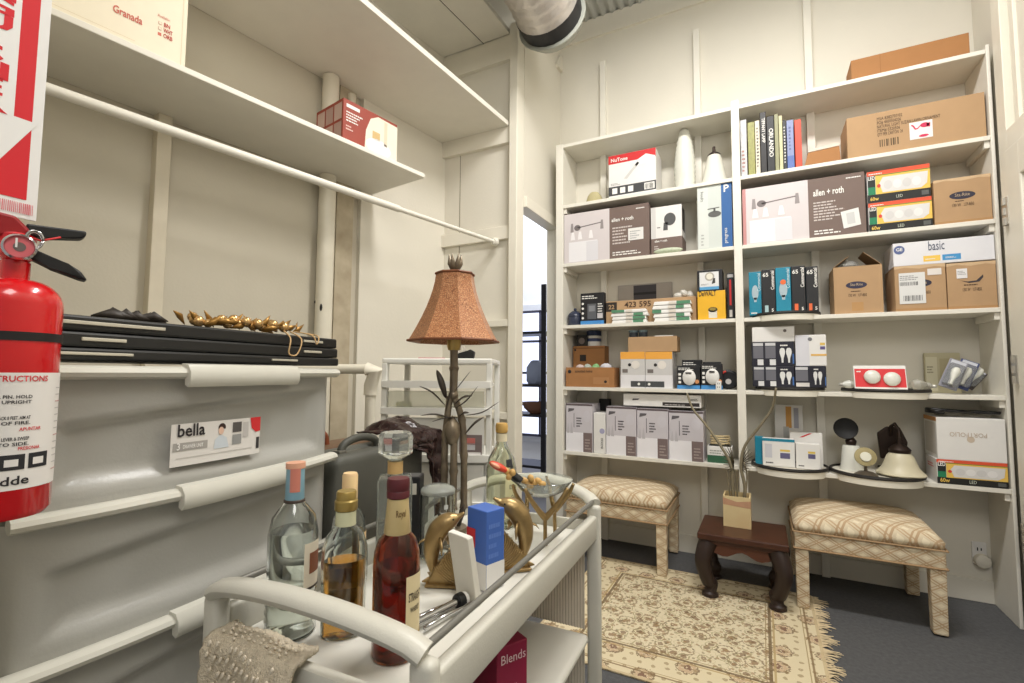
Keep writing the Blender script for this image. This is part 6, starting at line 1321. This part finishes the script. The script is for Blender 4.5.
# ---- gold bead garland and dark leaves
gold = M('gold_bead', (226, 184, 124), .25, .7, var=.2); goldl = M('gold_leaf', (176, 132, 66), .4, .6, var=.3, scale=60)
g0 = tower_local(.085, .05, tz+.0008)
e = empty('bead_garland', 'gold bead and leaf garland with ribbon loop on the black trays', 'garland', g0, ang); rr = random.Random(11)
for k in range(16):
    x = -.10+.2*rr.random(); r_ = rr.uniform(.009, .0125); B().ball((x, rr.uniform(-.02, .04), r_+rr.uniform(.002, .018)), r_, seg=10).obj('bead', gold, e, smooth=True)
for k in range(26):
    x = -.10+.23*k/25; y = rr.uniform(-.03, .03); l = rr.uniform(.02, .045); a = rr.uniform(-.7, .7); z_ = rr.uniform(.003, .020)
    B().tube([(x,y,z_),(x+l*.5*math.cos(a),y+l*.5*math.sin(a),z_+.006),(x+l*math.cos(a),y+l*math.sin(a),z_+rr.uniform(-.002,.026))], [.001,.008,.0006], 6, flat=.25).obj('leaf', goldl, e, smooth=True)
B().tube(curve([(.09,-.02,.01),(.06,-.075,-.012),(.052,-.080,-.045),(.075,-.080,-.046),(.09,-.076,-.012),(.10,-.03,.008)], 5), .0016, 6).obj('ribbon', M('tan_ribbon', (206, 170, 120), .6), e, smooth=True)
B().tube(curve([(.12,-.02,.01),(.13,-.068,.0),(.14,-.072,-.02),(.15,-.066,.0),(.15,-.02,.008)], 5), .0016, 6).obj('ribbon', M('tan_ribbon', (206,170,120)), e, smooth=True)
g1 = tower_local(-.115, .04, tz+.0008); e = empty('leaf_spray', 'dark flat leaf spray on the black trays left of the gold garland', 'leaves', g1, ang)
for k in range(14):
    x = -.08+.085*k/13; a = rr.uniform(-.5, .5); l = rr.uniform(.03, .05)
    B().tube([(x,0,.003),(x+l*.5,a*.02,.007+.002*(k % 3)),(x+l,a*.05,.004)], [.001,.011,.0008], 6, flat=.22).obj('leaf', M('dark_leaf', (58, 50, 42), .5, .2, var=.3, scale=50), e, smooth=True)
# ---- cream carton and red carton on the lower closet shelf
for k in range(7):
    x = -.11+.03*k; B().tube([(x,.02,.006),(x-.010,.02,.022),(x-.026,.015,.030+.004*(k % 3))], [.001,.007,.0006], 6, flat=.3).obj('leaf', goldl, bpy.data.objects['bead_garland'], smooth=True)
sd = Vector((SHA.x-SHC.x, SHA.y-SHC.y)).normalized(); sn_ = Vector((sd.y, -sd.x)); srz = math.atan2(sd.y, sd.x); ZS = z1_shelf+.0228
def sline(u, v, off):    # where the pixel column meets the line `off` behind the shelf front
    d = ray(u, v); P0 = Vector((SHA.x, SHA.y))-sn_*off; n_ = sn_; t = (P0-Vector((CAM.x, CAM.y))).dot(n_)/Vector((d.x, d.y)).dot(n_); return CAM+d*t
q = sline(186.5, 40, .012); Lc = .5; cc = Vector((q.x, q.y))-sd*Lc/2-sn_*.15
o = carton('fixture_carton', 'cream carton with red lettering at the near end of the lower closet shelf', 'box', Lc, .3, .36, M('cream_carton', (240, 230, 206), .55, var=.03), (cc.x, cc.y, ZS), srz)
for k, (s, f_) in enumerate((('BN', .034), ('WHT', .052), ('ORB', .052))):
    txt(o, 'f', .866, .30-k*.052, .020, s, F((190, 62, 52)), 'red_text', fit=f_, bold=True)
    rect(o, 'f', .836, .30-k*.052, .856, .330-k*.052, F((222,180,160) if k < 2 else (206,110,90)), 'check_square'); rect(o, 'f', .839, .305-k*.052, .853, .325-k*.052, F((240,230,206)), 'square_inside', 3) if k < 2 else None
txt(o, 'f', .60, .215, .034, 'Granada', F((204, 100, 84)), 'red_text', fit=.15, bold=True); txt(o, 'f', .83, .37, .014, 'Available:', F((204, 100, 84)), 'red_text', fit=.07); rect(o, 'f', .3, .04, .72, .043, F((214,196,160)), 'fold_line'); rect(o, 'f', .97, 0, .974, 1, F((222,208,176)), 'edge_fold')
q0, q1 = sline(343, 120, .03), sline(397, 140, .03); w_ = (Vector((q1.x, q1.y))-Vector((q0.x, q0.y))).length
h_ = top_of(q0, 343, 97)-ZS
cc = (Vector((q0.x, q0.y))+Vector((q1.x, q1.y)))/2-sn_*.11
o = carton('light_carton', 'dark red carton with a white ceiling light picture on the lower closet shelf', 'box', w_, .22, h_, M('brick_red_card', (156, 66, 50), .5, var=.05), (cc.x, cc.y, ZS), srz)
polys(o, 'f', [[(.38,0),(1,0),(1,.93),(.62,.95),(.48,.82),(.40,.5)]], F((236,224,206)), 'room_picture'); polys(o, 'f', [circ(.64,.2,.24,.2)], F((240,238,234)), 'lamp_picture', 2); rect(o, 'f', .52, .36, .66, .56, F((206,176,120)), 'window_picture', 2); rect(o, 'f', .74, .3, .8, .9, F((224,206,180)), 'wall_picture', 2)
rect(o, 'f', .05, .82, .28, .9, inkw, 'brand_panel', 2); prints(o, 'f', .05, .5, .34, .76, 4, inkw); prints(o, 'f', .05, .3, .2, .44, 2, F((226,190,180)))
for k in range(6): polys(o, 'l', [[(.06+.31*(k % 3),.1+.44*(k//3)),(.33+.31*(k % 3),.1+.44*(k//3)),(.33+.31*(k % 3),.48+.44*(k//3)),(.06+.31*(k % 3),.48+.44*(k//3))]], F((196,168,156) if k % 2 else (176,146,136)), 'photo_panel')
# ---- white plastic drawer unit with clear drawers
dz_ = 1.92; ql, qr = at_depth(382, 358, dz_), at_depth(492, 358, dz_-.03); Wd = (Vector((qr.x, qr.y))-Vector((ql.x, ql.y))).length; an = math.atan2(qr.y-ql.y, qr.x-ql.x); md = (Vector((ql.x, ql.y))+Vector((qr.x, qr.y)))/2
zt_ = ql.z; wp_ = M('white_plastic', (232, 231, 224), .35, var=.02); clr = M('clear_plastic', (228, 228, 216), .12, var=.03, trans=.7, ior=1.15)
du = empty('drawer_unit', 'white plastic drawer unit with clear drawers behind the table lamp', 'drawers', (md.x, md.y, 0), an); Dd = .34
b = B(); b.box(-Wd/2, Wd/2, 0, Dd, zt_-.022, zt_, .006); b.obj('top_panel', wp_, du)
b = B(); b.box(-Wd/2, Wd/2, 0, Dd, .0, .04, .004); b.obj('base_panel', wp_, du)
for s in (-1, 1):
    for y in (0, Dd-.03): B().box(s*(Wd/2-.011)-.011, s*(Wd/2-.011)+.011, y, y+.03, .04, zt_-.02, .003).obj('corner_post', wp_, du)
    B().box(s*(Wd/2-.004)-.002, s*(Wd/2-.004)+.002, .03, Dd-.03, .04, zt_-.3 if 0 else .75, 0).obj('side_panel', wp_, du)
B().box(-Wd/2+.022, Wd/2-.022, Dd-.008, Dd-.004, .04, .75).obj('back_panel', wp_, du)
hs = [.095, .105, .18, .18, .18, .18]; zc = zt_-.022
for k, h in enumerate(hs):
    if zc-h < .05: break
    b = B(); n = 16
    B().box(-Wd/2+.022, Wd/2-.022, .004, Dd-.01, zc-h+.004, zc-h+.014).obj('shelf_rail', wp_, du) 
    lo = [(-Wd/2+.002+(Wd-.004)*i/n, -.014*(1-(i/n*2-1)**2)-.012) for i in range(n+1)]; pl_ = lo+[(Wd/2-.002, -.0008), (-Wd/2+.002, -.0008)]
    dro = b.prism(pl_, zc-h, zc-h+.028, .003).obj('drawer', wp_, du)
    if k: B().prism(lo+[(Wd/2-.03, -.006), (-Wd/2+.03, -.006)] if 0 else [(-Wd/2+.028,-.004),(Wd/2-.028,-.004),(Wd/2-.028,-.001),(-Wd/2+.028,-.001)], zc-h+.028, zc-.012).obj('clear_front', clr if k < 2 else wp_, dro)
    if k == 3 or k == 2: pass
    zc -= h
stk = B(); zq = at_depth(480, 447, dz_-.03).z; stk.box(Wd*.22, Wd*.42, -.0075, -.0055, zq-.055, zq+.05); o = stk.obj('picture_sticker', F((126,112,110)), du)
for s, c_, z_ in ((0,(206,120,112),.02),(1,(206,204,206),.0),(2,(226,222,220),-.035)):
    B().box(Wd*.235, Wd*(.36 if s < 2 else .41), -.0085, -.0076, zq+z_-.008, zq+z_+.018).obj('sticker_panel', F(c_), du)
q = at_depth(404, 409, dz_+.06); 
tag(B().box(-.028, .028, -.02, .02, 0, .028, .002).obj('note_box', M('lime_card', (206, 204, 92), .6), None, (q.x, q.y, zt_-.022-hs[0]-hs[1]+.0165), an), 'small lime yellow box inside the second clear drawer', 'box')
q = at_depth(466, 346, dz_+.12); e = empty('tape_dispenser', 'small black tape dispenser on the white drawer unit', 'dispenser', (q.x, q.y, zt_+.001), an)
B().slabxz([(-.04,0),(.035,0),(.04,.03),(.02,.042),(.0,.03),(-.03,.026)], -.012, .012, .003).obj('body', black_m, e); B().lathe([(.008,-.009),(.018,-.009),(.018,.009),(.008,.009)], 16, mat=Matrix.Translation((-.018,0,.038)) @ Matrix.Rotation(R(90), 4, 'X'), closed=True).obj('roll', F((196,190,180)), e)
q = at_depth(432, 358, dz_+.1); tag(B().box(-.055, .055, -.03, .03, 0, .004, .001).obj('pink_folder', M('pink_card', (200, 110, 126), .5), None, (q.x, q.y, zt_+.001), an+.2), 'thin pink folder lying on the white drawer unit', 'folder')
# ---- cases behind the cart
cs_m = M('grey_hardshell', (96, 96, 88), .5, var=.08, bump=.15, bscale=300); tan_l = M('tan_leather', (150, 82, 52), .5, var=.2)
XC = .20; y0c, y1c = -2.105, -1.72; ztc = top_of(Vector((XC, -1.76, 0)), 420, 441)
e = empty('suitcase', 'grey hard shell suitcase with a luggage tag standing behind the cart', 'suitcase', (XC, (y0c+y1c)/2, 0), R(90+3)); wc = (y1c-y0c)
for s, nm in ((0, 'front_shell'), (1, 'rear_shell')): B().box(-wc/2, wc/2, .001+s*.075, .073+s*.075, ztc-.36, ztc, .024, 4).obj(nm, cs_m, e, smooth='auto')
B().box(-wc/2+.004, wc/2-.004, .070, .078, ztc-.356, ztc-.004, .003).obj('metal_rim', M('rim_metal', (150, 148, 140), .35, .8), e)
hx = -.06
B().tube(curve([(hx-.075,.05,ztc-.004),(hx-.06,.05,ztc+.022),(hx,.05,ztc+.034),(hx+.06,.05,ztc+.022),(hx+.075,.05,ztc-.004)], 5), .011, 10).obj('handle', M('grey_handle', (84, 84, 76), .5), e, smooth='auto')
for s in (-1, 1): B().box(hx+s*.078-.014, hx+s*.078+.014, .036, .064, ztc-.004, ztc+.008, .003).obj('hinge_plate', M('rim_metal', (150,148,140)), e)
t_ = B().box(-.022, .022, -.003, -.0012, ztc-.115, ztc-.008, .001).obj('luggage_tag', F((214,212,200)), e); t_.location = (hx+.055, -.022, 0); t_.rotation_euler = (0, R(-9), R(-38))
B().box(-.012, .010, -.0042, -.0032, ztc-.04, ztc-.02).obj('tag_mark', F((60,110,84)), t_); b = B()
for k in range(5): b.box(-.015, .012-.004*(k % 2), -.0042, -.0032, ztc-.055-.011*k, ztc-.052-.011*k)
b.obj('tag_print', F((150,146,140)), t_)
B().tube([(hx+.055,.02,ztc+.012),(hx+.06,-.004,ztc+.0),(hx+.063,-.003,ztc-.012)], .0022, 6).obj('tag_strap', black_m, e)
e2 = empty('leather_case', 'brown case with a tan leather handle behind the grey suitcase', 'case', (XC-.20, (y0c+y1c)/2-.03, 0), R(93)); B().box(-wc/2, wc/2, .0, .13, ztc-.36, ztc-.012, .014, 3).obj('body', M('brown_case', (112, 84, 60), .5, var=.12), e2, smooth='auto')
B().tube(curve([(-.12,.065,ztc-.014),(-.105,.065,ztc+.02),(-.04,.065,ztc+.036),(.03,.065,ztc+.022),(.045,.065,ztc-.014)], 5), .013, 10).obj('handle', tan_l, e2, smooth='auto')
tr = empty('storage_trunk', 'grey storage trunk under the suitcases behind the cart', 'trunk', (XC-.14, (y0c+y1c)/2, 0), R(93)); B().box(-.2, .2, -.15, .15, 0.001, ztc-.40, .01).obj('body', M('trunk_grey', (110, 108, 100), .6), tr); B().box(-.203, .203, -.153, .153, ztc-.40, ztc-.3605, .008).obj('lid', M('trunk_lid', (128, 126, 116), .5), tr)
# ---- dark brown leather jacket thrown over the suitcase end
def jacket():
    b = B(); rr = random.Random(21); nx, ns = 40, 54; g = []
    from mathutils import noise
    for j in range(ns+1):
        s = j/ns; row = []
        for i in range(nx+1):
            t = i/nx
            # runs over the case top from back to front, then hangs down the front; a long hanging strip at the right end
            x = .035+.215*t
            if s < .45: y = .15-.17*s/.45; z = ztc+.022+.045*math.sin(math.pi*t)*math.sin(math.pi*min(1,s/.45*.9+.1))
            else: q_ = (s-.45)/.55; ln = .06+.26*max(0, (t-.52)/.48)**.8 if t > .52 else .06*(.3+t); y = -.032-.008*math.sin(t*14); z = ztc+.016-ln*q_
            nv = noise.noise_vector(Vector((x*22, y*16+s*5, z*20)))*.016 + noise.noise_vector(Vector((x*60, s*20, 3.1)))*.006
            row.append(b.bm.verts.new((x+nv.x, min(y+nv.y, y+.02) if s < .40 else min(y-abs(nv.y), -.022), max(z+abs(nv.z), ztc+.010) if s < .45 else z+nv.z*.5)))
        g.append(row)
    for j in range(ns):
        for i in range(nx): b.bm.faces.new((g[j][i], g[j][i+1], g[j+1][i+1], g[j+1][i]))
    o = b.obj('leather_jacket', M('dark_leather', (62, 40, 38), .22, var=.25, scale=16, rgb2=(36, 24, 24), bump=.4, bscale=90), None, (XC, (y0c+y1c)/2, 0), R(93), smooth=True); m = o.modifiers.new('s', 'SOLIDIFY'); m.thickness = .004; m.offset = 1; return o
tag(jacket(), 'crumpled dark brown leather jacket thrown over the suitcase end', 'jacket')
# ---- things seen through the doorway
xr_ = on_y(543.5, 420, 1.09).x-.19; rk = empty('metal_rack', 'dark metal rack seen through the narrow doorway', 'rack', (xr_, 1.25, 0)); rm_ = M('rack_metal', (40, 40, 46), .5, .4)
for x in (-.28, .19):
    for y in (-.16, .16): B().box(x-.022, x+.022, y-.014, y+.014, 0, 1.95, .002).obj('post', rm_, rk)
for z in (.25, .72, 1.0, 1.5): B().box(-.28, .19, -.16, .16, z-.012, z+.012, .002).obj('shelf_plate', rm_, rk)
e = empty('wooden_bowl', 'brown bowl on the dark rack behind the doorway', 'bowl', (xr_+.06, 1.2, .7325)); B().lathe([(0,0),(.05,0),(.11,.05),(.13,.11),(.122,.11),(.1,.052),(0,.01)], 24).obj('body', M('bowl_brown', (120, 84, 66), .5), e, smooth='auto')
tag(B().lathe([(0,0),(.07,0),(.09,.03),(.09,.16),(.05,.22),(.03,.23),(0,.23)], 20).obj('grey_jug', M('jug_grey', (140, 150, 176), .4), None, (xr_+.05, 1.22, 1.0125), smooth='auto'), 'blue grey jug on the dark rack above the bowl', 'jug')
